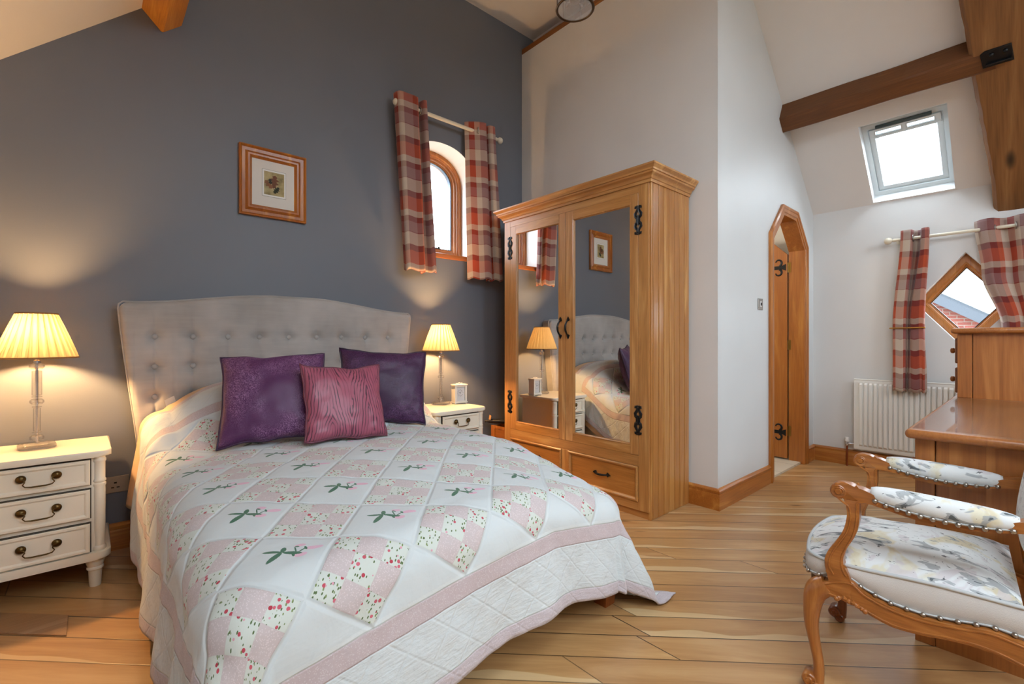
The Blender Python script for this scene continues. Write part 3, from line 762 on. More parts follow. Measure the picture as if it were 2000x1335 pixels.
def oakleaf(cx, cz, L, ang, col, h, lob=4, w=.42):
    bm = new(); pts = []
    for s in (1, -1):
        r = range(0, 41) if s > 0 else range(40, -1, -1)
        for k in r:
            t = k/40; ww = L*w*(sin(PI*(t**.75))**.8)*(.72+.28*cos(2*PI*lob*t+PI))*(.5+.6*t)+.002*(1-t)
            pts.append((s*max(ww, .0006), t*L))
    ca, sa = cos(ang), sin(ang)
    prism(bm, [(cx+a*ca-b*sa, cz+a*sa+b*ca) for a, b in pts], MXZ(GY), h, h+.0004)
    tube(bm, [(cx, GY-h-.0004, cz), (cx-L*.95*sa, GY-h-.0004, cz+L*.95*ca)], .0007, 6)
    return bm
for (cx, cz, L, ang, col, h, lob) in ((pcx-.005, pcz-.028, .085, -.12, rgb(112, 70, 46), .0104, 4), (pcx-.012, pcz-.03, .062, .75, rgb(138, 92, 60), .0107, 3), (pcx-.02, pcz-.004, .035, .2, rgb(44, 38, 24), .011, 2), (pcx-.002, pcz-.058, .052, -.62, rgb(34, 42, 22), .0112, 4)):
    make('leaf', oakleaf(cx, cz, L, ang, col, h, lob), plain('leaf print %d' % int(h*1e5), col, .7), pr_)

# ------------------------------------------------------------------ sockets and switches
so = thing('wall_socket', 'brushed steel double socket on the grey wall behind the bed', 'socket', (.068, GY-.004, .298))
bm = new(); prism(bm, [(-.008, .299), (.140, .299), (.140, .385), (-.008, .385)], MXZ(GY), .0005, .008, .002, 1); pl = make('plate', bm, STEEL, so)
for gx in (.014, .085):
    for k, dx in enumerate((0, .016)):
        bm = new(); box(bm, gx+.004+dx-.006, gx+.004+dx+.006, GY-.011, GY-.007, .347, .367, .001, 1)
        if gx < .05: make('rocker_switch', bm, plain('brown rocker', rgb(120, 90, 50), .4) if k == 0 else WHITEP, so)
        else: bm.free()
    if gx > .05:
        bm = new()
        for a, b, w, h in ((gx+.0, .351, .006, .004), (gx-.011, .327, .006, .003), (gx+.011, .327, .006, .003)): box(bm, a-w, a+w, GY-.0092, GY-.0078, b-h, b+h)
        make('pin_holes', bm, BLACKP, so)
pg = tag(make('plug', (lambda b: (box(b, -.004, .026, GY-.046, GY-.0085, .306, .344, .007, 3), b)[1])(new()), WHITEP, None, 40), 'white mains plug in the wall socket behind the left bedside cabinet', 'plug')
sw = thing('light_switch', 'small brushed steel light switch beside the bathroom door', 'light switch', (3.717, DY-.004, 1.327))
bm = new(); prism(bm, [(3.674, 1.329), (3.76, 1.329), (3.76, 1.413), (3.674, 1.413)], MXZ(DY), .0005, .007, .002, 1); make('plate', bm, STEEL, sw)
bm = new(); box(bm, 3.7, 3.734, DY-.009, DY-.0068, 1.35, 1.392); make('rocker_surround', bm, WHITEP, sw)
bm = new(); box(bm, 3.709, 3.725, DY-.014, DY-.009, 1.36, 1.382, .002, 1); make('rocker_switch', bm, BLACKP, sw)

# ------------------------------------------------------------------ radiator
rd = thing('radiator', 'white panel radiator under the diamond window', 'radiator', (FX-.08, .5, .155))
ry0, ry1, rz0, rz1, rx = -.12, 1.042, .16, .765, FX-.06
rx = 4.925
bm = new(); pitch = .0335; n = int((ry1-ry0-.05)/pitch)
ys = []; 
pts = [(ry0, 0.0), (ry0+.024, 0.0)]
y = ry0+.026
for k in range(n):
    pts += [(y+.003, 0.0), (y+.008, .014), (y+.0255, .014), (y+.0305, 0.0)]; y += pitch
pts += [(ry1-.02, 0.0), (ry1, 0.0)]
zs = [rz0, rz0+.012, rz0+.030, rz0+.045, rz1-.045, rz1-.03, rz1-.012, rz1]
def amp(z): return sm(rz0+.028, rz0+.046, z)*(1-sm(rz1-.046, rz1-.028, z))
V = [[bm.verts.new((rx+(.004 if z in (rz0, rz1) else 0)-a*amp(z), yy, z)) for z in zs] for yy, a in pts]
for a, b in zip(V, V[1:]): bridge(bm, a, b, False)
box(bm, rx+.006, rx+.016, ry0+.002, ry1-.002, rz0+.004, rz1-.004); box(bm, rx+.01, FX-.002, ry0+.2, ry0+.24, .3, .7); box(bm, rx+.01, FX-.002, ry1-.24, ry1-.2, .3, .7)
make('panel', bm, RADW, rd, 40)
bm = new(); tube(bm, [(rx+.006, ry0-.001, rz1-.003), (rx+.006, ry1+.001, rz1-.003)], (.007, .009), 8); tube(bm, [(rx+.006, ry1, rz0), (rx+.006, ry1, rz1)], .006, 8); make('rim', bm, RADW, rd, 60)
bm = new(); yv = ry1+.055; lathe(bm, [(.011, .178), (.013, .182), (.013, .2), (.011, .205), (.011, .215)], (rx+.01, yv, 0), 14); tube(bm, [(rx+.01, yv, .198), (rx+.01, ry1, .198)], .008, 10); tube(bm, [(rx+.01, yv-.02, .198), (rx+.01, yv-.035, .198)], .012, 8); make('valve', bm, CHROME, rd, 40)
bm = new(); lathe(bm, [(.014, .213), (.017, .216), (.017, .246), (.015, .25)], (rx+.01, yv, 0), 16); make('valve_cap', bm, WHITEP, rd, 40)
bm = new(); tube(bm, [(rx+.01, yv, .0), (rx+.01, yv, .18)], .0075, 10); make('pipe', bm, COPPER, rd, 60)
# ------------------------------------------------------------------ tartan curtains
def plaid_mat():
    m = Mat('rust tartan wool'); uv = m.coord('UV'); u, v, _ = m.xyz(uv)
    rust, orange, dark, beige, mauve, wine = rgb(172, 58, 34), rgb(194, 80, 40), rgb(120, 34, 26), rgb(206, 186, 166), rgb(150, 112, 110), rgb(122, 48, 52)
    def stops(seq):
        tot = sum(w for w, c in seq); p = 0; out = []
        for w, c in seq: out.append((p/tot, c)); p += w
        return out, tot
    sv, tv = stops([(.04, dark), (.045, beige), (.095, orange), (.045, dark), (.09, beige), (.007, wine), (.075, mauve)])
    su, tu = stops([(.05, beige), (.055, rust), (.05, beige), (.085, mauve), (.045, dark), (.06, orange)])
    A = m.ramp((v/tv+30.0).fract(), sv, 'CONSTANT'); B = m.ramp((u/tu+30.13).fract(), su, 'CONSTANT')
    weave = ((u*2600.0).sin()*(v*2600.0).sin())*.1+.5
    c = m.mix(weave, A, B)
    n = m.noise(uv, 260, 2); c = m.mix(n*.25, c, rgb(60, 34, 34))
    t = m.node('ShaderNodeBsdfTranslucent'); m.L.new(c, t.inputs[0])
    m.set(Base_Color=c, Roughness=.85, Sheen_Weight=.2); m.bump(m.noise(uv, 420, 2), .25, .002)
    mx = m.node('ShaderNodeMixShader'); mx.inputs[0].default_value = .14
    m.L.new(m.b.outputs[0], mx.inputs[1]); m.L.new(t.outputs[0], mx.inputs[2]); m.L.new(mx.outputs[0], m.out.inputs[0]); return m.m
PLAID = plaid_mat()
def catmull(P, n):
    P = [Vector(p) for p in P]; out = []
    Q = [P[0]*2-P[1]]+P+[P[-1]*2-P[-2]]
    for k in range(n):
        t = k/(n-1)*(len(P)-1); i = min(int(t), len(P)-2); f = t-i
        a, b, c, d = Q[i:i+4]
        out.append(.5*((2*b)+(c-a)*f+(2*a-5*b+4*c-d)*f*f+(3*b-a-3*c+d)*f**3))
    return out
def curtain(label, mp, keys, u0=0.0, group=None, seed=0):
    """keys: [(z, plan points)] from heading to hem; mp(a, b, z) -> world"""
    nu, nv = 110, 60
    secs = [(z, catmull(P, nu)) for z, P in keys]
    L = [0.0]
    for a, b in zip(secs[0][1], secs[0][1][1:]): L.append(L[-1]+(b-a).length)
    zt, zb = keys[0][0], keys[-1][0]
    def fn(s, t):
        z = lerp(zt, zb, t); i = int(round(s*(nu-1)))
        k = 0
        while k < len(secs)-2 and z < secs[k+1][0]: k += 1
        f = (secs[k][0]-z)/(secs[k][0]-secs[k+1][0]); f = f*f*(3-2*f) if len(secs) > 2 else f
        p = secs[k][1][i].lerp(secs[k+1][1][i], f)
        w = .006*noise.noise((i*.05+seed, z*2.0, seed))*(.3+t)
        hem = .006*sin(i*.35+seed)*t
        return mp(p.x, p.y+w, z+hem)
    def uvf(s, t): return (u0+L[int(round(s*(nu-1)))]*1.15, lerp(zt, zb, t))
    bm = new(); grid(bm, nu, nv, fn, uvf)
    o = make('curtain', bm, PLAID, None, 180, recalc=True)
    sd = o.modifiers.new('thick', 'SOLIDIFY'); sd.thickness = .004; sd.offset = 0
    return tag(o, label, 'curtain', group)
def eyelet(o, c, ax):
    bm = new(); c = Vector(c); ax = Vector(ax).normalized(); u = Vector((0, 0, 1)); v = ax.cross(u)
    tube(bm, [c+(u*cos(2*PI*k/20)+v*sin(2*PI*k/20))*.024 for k in range(20)], .0045, 8, closed=True)
    make('eyelet', bm, STEEL, o, 60)
A1 = lambda a, b, z: (a, GY-b, z)
c1 = curtain('rust tartan curtain left of the small arched window', A1,
    [(2.925, [(1.652, .075), (1.655, .12), (1.675, .146), (1.74, .150), (1.80, .150), (1.822, .135), (1.826, .09), (1.83, .048), (1.848, .042), (1.858, .085), (1.866, .135), (1.88, .15), (1.893, .142), (1.898, .10)]),
     (1.625, [(1.742, .075), (1.735, .11), (1.745, .135), (1.80, .142), (1.868, .142), (1.888, .13), (1.885, .09), (1.89, .06), (1.91, .055), (1.93, .09), (1.945, .14), (1.96, .155), (1.975, .15), (1.972, .11)])], .0, 'tartan curtains', 1)
c2 = curtain('rust tartan curtain between the arched window and the wardrobe', A1,
    [(2.93, [(2.315, .05), (2.33, .07), (2.36, .10), (2.41, .135), (2.452, .152), (2.47, .145), (2.473, .10), (2.476, .055), (2.49, .05), (2.50, .10), (2.515, .14), (2.55, .15), (2.572, .14), (2.575, .10)]),
     (1.615, [(2.34, .06), (2.36, .09), (2.40, .125), (2.46, .145), (2.515, .15), (2.535, .14), (2.53, .10), (2.535, .065), (2.55, .06), (2.57, .10), (2.59, .14), (2.63, .155), (2.66, .145), (2.662, .10)])], .31, 'tartan curtains', 4)
for o, x in ((c1, 1.826), (c1, 1.858), (c2, 2.40), (c2, 2.4735)): eyelet(o, (x, GY-.097 if x != 2.40 else GY-.13, 2.857), (1, 0, 0) if x != 2.40 else (.8, -.6, 0))
A2 = lambda a, b, z: (FX-b, a, z)
c3 = curtain('rust tartan curtain held back by a brass bar beside the diamond window', A2,
    [(1.985, [(.722, .06), (.722, .10), (.71, .125), (.672, .13), (.655, .12), (.647, .08), (.635, .05), (.612, .048), (.598, .075), (.592, .115), (.578, .13), (.556, .125), (.55, .10), (.552, .06)]),
     (1.22, [(.772, .07), (.772, .10), (.762, .118), (.725, .122), (.70, .118), (.69, .095), (.685, .075), (.675, .075), (.664, .095), (.655, .118), (.62, .122), (.588, .12), (.578, .10), (.58, .07)]),
     (.69, [(.77, .075), (.77, .11), (.758, .135), (.72, .14), (.70, .13), (.692, .10), (.686, .085), (.675, .09), (.665, .125), (.645, .142), (.61, .138), (.592, .115), (.575, .125), (.562, .10)])], .9, 'tartan curtains', 8)
c4 = curtain('rust tartan curtain swept right across the diamond window', A2,
    [(1.99, [(.30, .045), (.285, .07), (.262, .105), (.235, .125), (.20, .115), (.175, .075), (.14, .05), (.10, .075), (.07, .115), (.03, .13), (-.02, .11), (-.06, .06), (-.12, .05), (-.18, .10), (-.24, .12)]),
     (1.60, [(.26, .05), (.245, .075), (.225, .10), (.20, .12), (.165, .115), (.145, .09), (.11, .07), (.08, .085), (.05, .115), (.01, .125), (-.03, .11), (-.07, .07), (-.13, .06), (-.18, .10), (-.24, .12)]),
     (1.20, [(.158, .06), (.15, .08), (.14, .10), (.12, .125), (.09, .12), (.07, .095), (.05, .085), (.03, .10), (.0, .12), (-.03, .125), (-.06, .11), (-.09, .08), (-.14, .07), (-.19, .10), (-.24, .11)]),
     (.80, [(.150, .06), (.145, .08), (.135, .10), (.115, .12), (.09, .118), (.07, .10), (.05, .09), (.03, .10), (.0, .12), (-.03, .12), (-.06, .11), (-.09, .08), (-.14, .07), (-.19, .10), (-.24, .11)])], 1.45, 'tartan curtains', 13)
for o, y in ((c3, .647), (c3, .595), (c4, .19), (c4, .085)): eyelet(o, (FX-.088, y, 1.92), (0, 1, .0))
def pole(label, a, b, r, brs):
    a, b = Vector(a), Vector(b); t = thing('curtain_pole', label, 'curtain pole', (a+b)/2, 'cream curtain poles')
    d = (b-a).normalized()
    bm = new(); tube(bm, [a, b], r, 16); make('rod', bm, CREAMP, t, 50)
    for p, s in ((a, -1), (b, 1)):
        bm = new(); tube(bm, [p, p+d*s*.012, p+d*s*.02, p+d*s*.028], [r*1.05, r*1.15, r*.8, r*.8], 16); ball(bm, p+d*s*.05, .028, 16); make('finial', bm, CREAMP, t, 60)
    for p, w in brs:
        bm = new(); tube(bm, [p, w], .008, 10); tube(bm, [Vector(w)*.97+Vector(p)*.03, w], .024, 14); make('bracket', bm, CREAMP, t, 50)
pole('cream wooden curtain pole above the arched window', (1.715, GY-.097, 2.857), (2.615, GY-.097, 2.857), .0145, [((2.60, GY-.097, 2.857), (2.60, GY-.001, 2.857)), ((1.73, GY-.097, 2.857), (1.73, GY-.001, 2.857))])
pole('cream wooden curtain pole above the diamond window', (FX-.088, .755, 1.92), (FX-.088, -.55, 1.92), .0125, [((FX-.088, .742, 1.92), (FX-.001, .742, 1.92))])
bm = new(); lathe(bm, [(.006, 0), (.006, .022), (.016, .026), (.021, .034), (.016, .043), (.006, .046)], (0, 0, 0), 16, 'y')
for v in bm.verts: v.co = Vector((1.762+v.co.x, GY-.0005-v.co.y, 2.033+v.co.z))
tag(make('curtain_stud', bm, CREAMP, None, 60), 'small cream hold-back knob on the wall left of the arched window', 'hold-back')
bm = new(); tube(bm, [(FX-.001, .79, 1.2), (FX-.12, .79, 1.2), (FX-.135, .782, 1.2), (FX-.137, .77, 1.2), (FX-.137, .575, 1.2)], .0045, 10); ball(bm, (FX-.137, .573, 1.2), .007, 8); tag(make('curtain_bar', bm, BRASSY, None, 60), 'thin brass hold-back bar across the curtain above the radiator', 'hold-back')

# ------------------------------------------------------------------ the bed
bed = thing('bed', 'upholstered double bed with a tall buttoned grey velvet headboard', 'bed', (.93, 2.1, 0))
m = Mat('pale grey crushed velvet'); c = m.coord(); x, y, z = m.xyz(c)
st = m.noise(m.vec(x*6.0, y*6.0, z*60.0), 1.0, 3, .6); bl = m.noise(c, 3.2, 3, .55)
m.set(Base_Color=m.ramp(st*.16+bl*.84, [(.3, rgb(150, 146, 142)), (.5, rgb(170, 165, 161)), (.7, rgb(186, 181, 177))]), Roughness=.75, Sheen_Weight=.6, Sheen_Roughness=.35)
m.bump(st+m.noise(c, 300, 2)*.5, .12, .003); VELVET = m.m
def hb_half(z):     # half width of the headboard at height z
    return lerp(.748, .846, sm(.35, 1.30, z)*.35+.65*max(0, (z-.35)/.95))
HC = .938
def hb_top(x):
    a = abs(x-HC)/.846
    return 1.300+.012*sm(1.0, .9, a)*0+.072*(1-sm(.12, .98, a))
bx_ = [.244, .415, .587, .752, .921, 1.092, 1.258, 1.426, 1.601]; bz_ = [1.12, .958, .796]
def hb_front(x, z):
    w = 0.0
    inside = bx_[0]-.02 <= x <= bx_[-1]+.02
    for bx in bx_:
        dx = x-bx
        if abs(dx) < .09:
            w += .005*math.exp(-(dx/.006)**2)*sm(1.30, 1.16, z)
            for bz in bz_:
                dz = z-bz; d2 = dx*dx+dz*dz
                if d2 < .02: w += .026*math.exp(-d2/.0009)+.010*math.exp(-d2/.006)
    for bz in bz_: w += .0025*math.exp(-((z-bz)/.006)**2)*(1 if inside else 0)
    return w
bm = new(); nu, nv = 190, 110; zb = .12; YF = 3.118; TH = .092
def edge_round(a):     # 0 in the middle, 1 on the outline
    return a
def hb(s, t, back=False):
    # s across, t upwards; the top follows the camel-back
    x01 = s*2-1
    z0 = lerp(zb, 1, t)
    xx = HC+x01*hb_half(lerp(zb, 1.3, t)); top = hb_top(xx); z = lerp(zb, top, t)
    xx = HC+x01*hb_half(z)
    ex = (1-abs(x01))*hb_half(z); ez = top-z
    r = .03
    e = min(ex, ez)
    rr = r-sqrt(max(0, r*r-max(0, r-e)**2)) if e < r else 0
    # rounded upper corners
    cr = .05
    if ex < cr and ez < cr:
        vx, vz = cr-ex, cr-ez; L = sqrt(vx*vx+vz*vz)
        if L > cr:
            k = cr/L; sx = 1 if x01 > 0 else -1
            xx -= sx*(vx-vx*k); z -= (vz-vz*k); rr = r
    y = YF+rr+hb_front(xx, z)-.012*sm(.5, 1.0, abs(x01))*0
    return (xx, y, z)
def spacing(n): return [i/(n-1) for i in range(n)]
V = grid(bm, nu, nv, lambda s, t: hb(.5-.5*cos(PI*(.08+.84*s))/cos(PI*.08) , min(1, (1-(1-t)**1.25))))
# sides, top and back
loop = [V[0][j] for j in range(nv)]+[V[i][-1] for i in range(1, nu)]+[V[-1][j] for j in range(nv-2, -1, -1)]
bk = [bm.verts.new((v.co.x, YF+.03+TH-.015, v.co.z)) for v in loop]; bk2 = [bm.verts.new((HC+(v.co.x-HC)*.985, YF+TH+.022, zb+(v.co.z-zb)*.992)) for v in loop]
bridge(bm, loop, bk, False); bridge(bm, bk, bk2, False); bm.faces.new(bk2)
hbo = make('headboard', bm, VELVET, bed, 50)
bm = new()
pts = []
n = 40
for i in range(n+1): z = lerp(zb, 1.268, i/n); pts.append((HC-hb_half(z)-.001, YF+.028, z))
pts += [(HC-.842, YF+.028, 1.288), (HC-.826, YF+.028, 1.302)]
for i in range(1, n): x = lerp(HC-.80, HC+.80, i/n); pts.append((x, YF+.028, hb_top(x)+.001))
pts += [(HC+.826, YF+.028, 1.302), (HC+.842, YF+.028, 1.288)]
for i in range(n+1): z = lerp(1.268, zb, i/n); pts.append((HC+hb_half(z)+.001, YF+.028, z))
tube(bm, pts, .0045, 8); make('piping', bm, VELVET, hbo, 60)
for bz in bz_:
    for bx in bx_:
        bm = new(); ball(bm, (bx, YF+hb_front(bx, bz)-.010, bz), .0145, 14, (1, .6, 1)); make('button', bm, VELVET, hbo, 180)
bm = new(); prism(bm, [(.292, .738), (.335, .760), (.325, .80), (.282, .778)], MXZ(YF), .002, .0035); make('care_label', bm, plain('white label', rgb(214, 210, 206), .8), hbo)
DIV = plain('off-white bed base cloth', rgb(206, 204, 200), .8, bump=.1)
bm = new(); box(bm, .205, 1.645, 1.165, 3.10, .125, .37, .02, 2); make('bed_base', bm, DIV, bed, 40)
bm = new()
def mt(s, t):
    x, y = lerp(.215, 1.655, s), lerp(1.17, 3.10, t)
    cr = max(0, x-1.2)*max(0, 1.75-y); e = min(s, 1-s, t, 1-t)
    return (x, y, .612-.36*cr-.048*sm(1.9, 1.2, y)-.03*((x-.93)/.66)**2-.045-.10*(1-sm(0, .09, e)))
V = grid(bm, 30, 36, mt); rim = [V[i][0] for i in range(30)]+[V[-1][j] for j in range(1, 36)]+[V[i][-1] for i in range(28, -1, -1)]+[V[0][j] for j in range(34, 0, -1)]
lo = [bm.verts.new((v.co.x, v.co.y, min(.372, v.co.z-.004))) for v in rim]; bridge(bm, rim, lo); bm.faces.new(lo)
make('mattress', bm, plain('white ticking', rgb(226, 226, 226), .8), bed, 40)
for x, y in ((.25, 1.205), (1.598, 1.205), (.25, 3.02), (1.598, 3.02)):
    bm = new(); rows = [[bm.verts.new((x+sx*r, y+sy*r, z)) for sx, sy in ((-1, -1), (1, -1), (1, 1), (-1, 1))] for r, z in ((.030, 0), (.040, .126))]
    bridge(bm, rows[0], rows[1]); bm.faces.new(rows[0][::-1]); bm.faces.new(rows[1]); make('leg', bm, trimw('z', a=(166, 96, 46), b=(136, 70, 28)), bed)

# ---- drape of cloth over the bed
XI0, XI1, YI0, RR = .285, 1.555, 1.238, .112
def hump(x, y): return .29*sm(2.44, 2.86, y)*max(0, 1-abs((x-.935)/.77)**5)
def ztop(x, y):
    cr = max(0, x-1.2)*max(0, 1.75-y)
    return .612-.36*cr-.048*sm(1.9, 1.2, y)-.03*((x-.93)/.66)**2-.006*sm(2.3, 2.6, y)+hump(x, y)
def drape(x, y, flare=.09, lift=0.0, waves=1.0):
    cx = min(XI1, max(XI0, x)); cy = max(YI0, y); dx, dy = x-cx, y-cy
    d = sqrt(dx*dx+dy*dy); z = ztop(cx, cy)+lift
    if d < 1e-6: return Vector((x, y, z))
    ux, uy = dx/d, dy/d; r = RR+lift; q = r*PI/2
    s2 = abs(2*ux*uy)
    if d < q: hz, dr = r*sin(d/r), r*(1-cos(d/r))
    else:
        e = d-q; fl = flare+.26*s2**2
        hz, dr = r+fl*e, r+e*sqrt(1-fl*fl)
        k = sm(0, .3, e)*waves
        if abs(ux) > .02 and abs(uy) > .02: hz += .035*k*sin(9.0*math.atan2(abs(uy), abs(ux))+.4)
        elif abs(ux) > .5: hz += .016*k*sin(cy*15+1.7*sin(cy*4))
        else: hz += .014*k*sin(cx*13+1.5*sin(cx*5))
    zz = z-dr
    if zz < .012: hz += (.012-zz)*.8; zz = .012
    return Vector((cx+ux*hz, cy+uy*hz, zz))
# quilt plan coordinates -> bed plan
TH_ = math.radians(4.5); QO = (.65, 1.295)
SARC = [0.0]; YS = [QO[1]]
yy = QO[1]
while SARC[-1] < 2.2:
    z0, z1 = ztop(.93, yy), ztop(.93, yy+.005); SARC.append(SARC[-1]+sqrt(.005**2+(z1-z0)**2)); yy += .005; YS.append(yy)
def arcY(v):
    if v <= 0: return 0.0
    lo = 0
    import bisect
    k = bisect.bisect(SARC, v); k = min(k, len(SARC)-1)
    return YS[k-1]+(YS[k]-YS[k-1])*(v-SARC[k-1])/(SARC[k]-SARC[k-1])-QO[1]
QU0, QU1, QV0, QV1, D_ = -.856, 1.442, -.563, 1.735, .293
def q2w(u, v):
    vv = v if v < 0 else arcY(v)
    return (QO[0]+u*cos(TH_)-vv*sin(TH_), QO[1]+u*sin(TH_)+vv*cos(TH_))
def quilt_mat():
    m = Mat('strawberry patchwork quilt'); uv = m.coord('UV'); u, v, _ = m.xyz(uv)
    white, pink, edgep = rgb(206, 212, 213), rgb(199, 186, 186), rgb(194, 183, 187)
    de = ((u-QU0).mn(QU1-u)).mn((v-QV0).mn(QV1-v))
    B = D_/sqrt(2); r2 = 1/sqrt(2)
    P = ((u-v)*r2)/B+.5+20.0; Q = ((u+v)*r2)/B+.5+20.0     # P to the right of the picture, Q away
    pi, qi = P.floor(), Q.floor(); a = P.fract()-.5; b = Q.fract()-.5
    par = (pi+qi).mod(2.0)                                  # 0 = embroidered, 1 = nine-patch
    ep = (.5-a.abs()).mn(.5-b.abs())
    cu = ((pi-20.0)+(qi-20.0))*(B*r2); cv = ((qi-20.0)-(pi-20.0))*(B*r2)
    full = (cu.gt(QU0+.35))*(cu.lt(QU1-.35))*(cv.gt(QV0+.35))*(cv.lt(QV1-.35))
    # print of strawberries
    w2 = m.vec(u, v, 0.0)
    wob = m.noise(w2, 40, 2)
    s1 = m.voro(m.vec(u*1.0+wob*.004, v*1.0, 0.0), 62); c1 = m.xyz(s1.outputs['Color']); d1 = X(m.nt, s1.outputs['Distance'])
    s2 = m.voro(m.vec(u*.6+v*.6+.3, v*1.1-u*1.1+.7, 0.0), 88); c2 = m.xyz(s2.outputs['Color']); d2 = X(m.nt, s2.outputs['Distance'])
    s3 = m.voro(m.vec(u*1.1-v*.9+.9, v*.55+u*.6+.2, 0.0), 80); c3 = m.xyz(s3.outputs['Color']); d3 = X(m.nt, s3.outputs['Distance'])
    flo = m.mix((d2.lt(.27))*c2[0].gt(.42), rgb(206, 212, 204), rgb(84, 106, 62))
    flo = m.mix((d3.lt(.25))*c3[1].gt(.5), flo, rgb(122, 140, 88))
    flo = m.mix((d1.lt(.30))*c1[0].gt(.52), flo, m.mix(c1[1], rgb(176, 48, 66), rgb(206, 104, 118)))
    flo = m.mix((d1.lt(.2))*c1[0].lt(.14), flo, rgb(216, 156, 170))
    dots = m.voro(w2, 230); pk = m.mix(X(m.nt, dots.outputs['Distance']).lt(.32), pink, rgb(214, 202, 203))
    n9 = ((P*3.0).floor()+(Q*3.0).floor()).mod(2.0)
    nine = m.mix(n9, pk, flo)
    seam9 = ((P*3.0).fract()-.5).abs().mx(((Q*3.0).fract()-.5).abs())
    nine = m.mix(seam9.gt(.485)*.35, nine, rgb(190, 176, 176))
    # embroidery
    def ell(p, q, w):
        cx, cy = (p[0]+q[0])/2, (p[1]+q[1])/2; L = sqrt((q[0]-p[0])**2+(q[1]-p[1])**2)
        tx, ty = (q[0]-p[0])/L, (q[1]-p[1])/L
        X1 = (a-cx)*tx+(b-cy)*ty; Y1 = (b-cy)*tx-(a-cx)*ty
        k = (X1/(L/2)); h = Y1/(w*.8)
        return k*k+h*h
    leaves = None
    for p, q, w in (((-.05, .1), (-.29, .09), .036), ((-.06, .1), (-.12, -.16), .05), ((-.05, .1), (-.085, .23), .042), ((-.05, .1), (.20, .08), .042), ((.12, .1), (.04, .24), .012), ((.14, .1), (.2, .21), .014), ((.08, .09), (.13, .01), .022), ((.04, .25), (.10, .235), .02), ((.17, .24), (.22, .17), .02)):
        e = ell(p, q, w); leaves = e if leaves is None else leaves.mn(e)
    ber = None
    for p, q, w in (((.03, .26), (.16, .29), .05), ((.19, .19), (.40, .25), .058), ((.13, .02), (.27, .07), .062)):
        e = ell(p, q, w); ber = e if ber is None else ber.mn(e)
    thr = m.noise(uv, 520, 2)
    emb = m.mix((ber+(thr-.5)*.5).lt(1.0)*full, white, m.mix(thr, rgb(214, 160, 184), rgb(232, 196, 212)))
    emb = m.mix((leaves+(thr-.5)*.9).lt(1.0)*full, emb, m.mix(thr, rgb(30, 76, 56), rgb(74, 128, 96)))
    col = m.mix(par, emb, nine)
    col = m.mix(ep.lt(.032), col, white)
    # borders
    col = m.mix(de.lt(.284), col, rgb(212, 217, 217))
    col = m.mix(de.lt(.27), col, m.mix(X(m.nt, dots.outputs['Distance']).lt(.3), rgb(193, 177, 179), rgb(208, 199, 199)))
    col = m.mix(de.lt(.213), col, white)
    col = m.mix(de.lt(.046), col, m.mix(X(m.nt, dots.outputs['Distance']).lt(.3), edgep, rgb(208, 198, 203)))
    m.set(Base_Color=col, Roughness=.82, Sheen_Weight=.25)
    wr = m.noise(m.vec(u*9.0, v*9.0, 0.0), 1.0, 4, .55, .6)
    crp = m.noise(m.vec(u*28.0+wr*2.0, v*90.0, 0.0), 1.0, 3, .55)
    bord = de.lt(.213)
    dq = (((u+v)*7.5).fract()-.5).abs().mn((((u-v)*7.5).fract()-.5).abs()).step(0.0, .06)
    seam = ep.step(0.0, .05)
    gro = lambda k: 1.0-(de-k).abs().step(0, .004)
    lines = gro(.046)+gro(.213)+gro(.27)
    inside = de.gt(.27)
    h = seam*inside*.8+wr*.9+crp*(bord*.7+.15)+dq*bord*.28-lines*.5+leaves.lt(1.0)*full*(1.0-par)*inside*.4
    m.bump(h, .55, .008); return m.m
QUILT = quilt_mat()
bm = new(); nq = 215
def qfn(s, t):
    u, v = lerp(QU0, QU1, s), lerp(QV0, QV1, t); x, y = q2w(u, v); y = min(y, 3.085+.0*(u))
    return drape(x, y, .085)
def quv(s, t): return (lerp(QU0, QU1, s), lerp(QV0, QV1, t))
V = grid(bm, nq, nq, qfn, quv)
bm.normal_update()
if V[nq//2][nq//2].normal.z < 0:
    bmesh.ops.reverse_faces(bm, faces=bm.faces[:]); bm.normal_update()
mv = []
for i in range(nq):
    for j in range(nq):
        u, v = quv(i/(nq-1), j/(nq-1)); de = min(u-QU0, QU1-u, v-QV0, QV1-v)
        if de > .27:
            B = D_; p, q = (u-v)/B+.5, (u+v)/B+.5
            pf = .0055*(abs(sin(PI*p)*sin(PI*q)))**.4
        elif de < .213: pf = .0026*abs(sin(PI*7.5*(u+v))*sin(PI*7.5*(u-v)))**.5*sm(.0, .02, de)
        else: pf = .003
        pf += .005*noise.noise((u*6, v*6, 1.2))+.0035*noise.noise((u*17, v*22, 4.2))
        if v > .95: pf += .010*noise.noise((u*5, v*11, 7.7))
        mv.append((V[i][j], V[i][j].normal.copy()*(pf+.003)))
for v, d in mv:
    v.co += d
    if v.co.z < .008: v.co.z = .008
q = make('quilt', bm, QUILT, None, 180, recalc=False)
sd = q.modifiers.new('thick', 'SOLIDIFY'); sd.thickness = .007; sd.offset = -1
tag(q, 'white and pink patchwork quilt with embroidered strawberries spread over the bed', 'quilt')
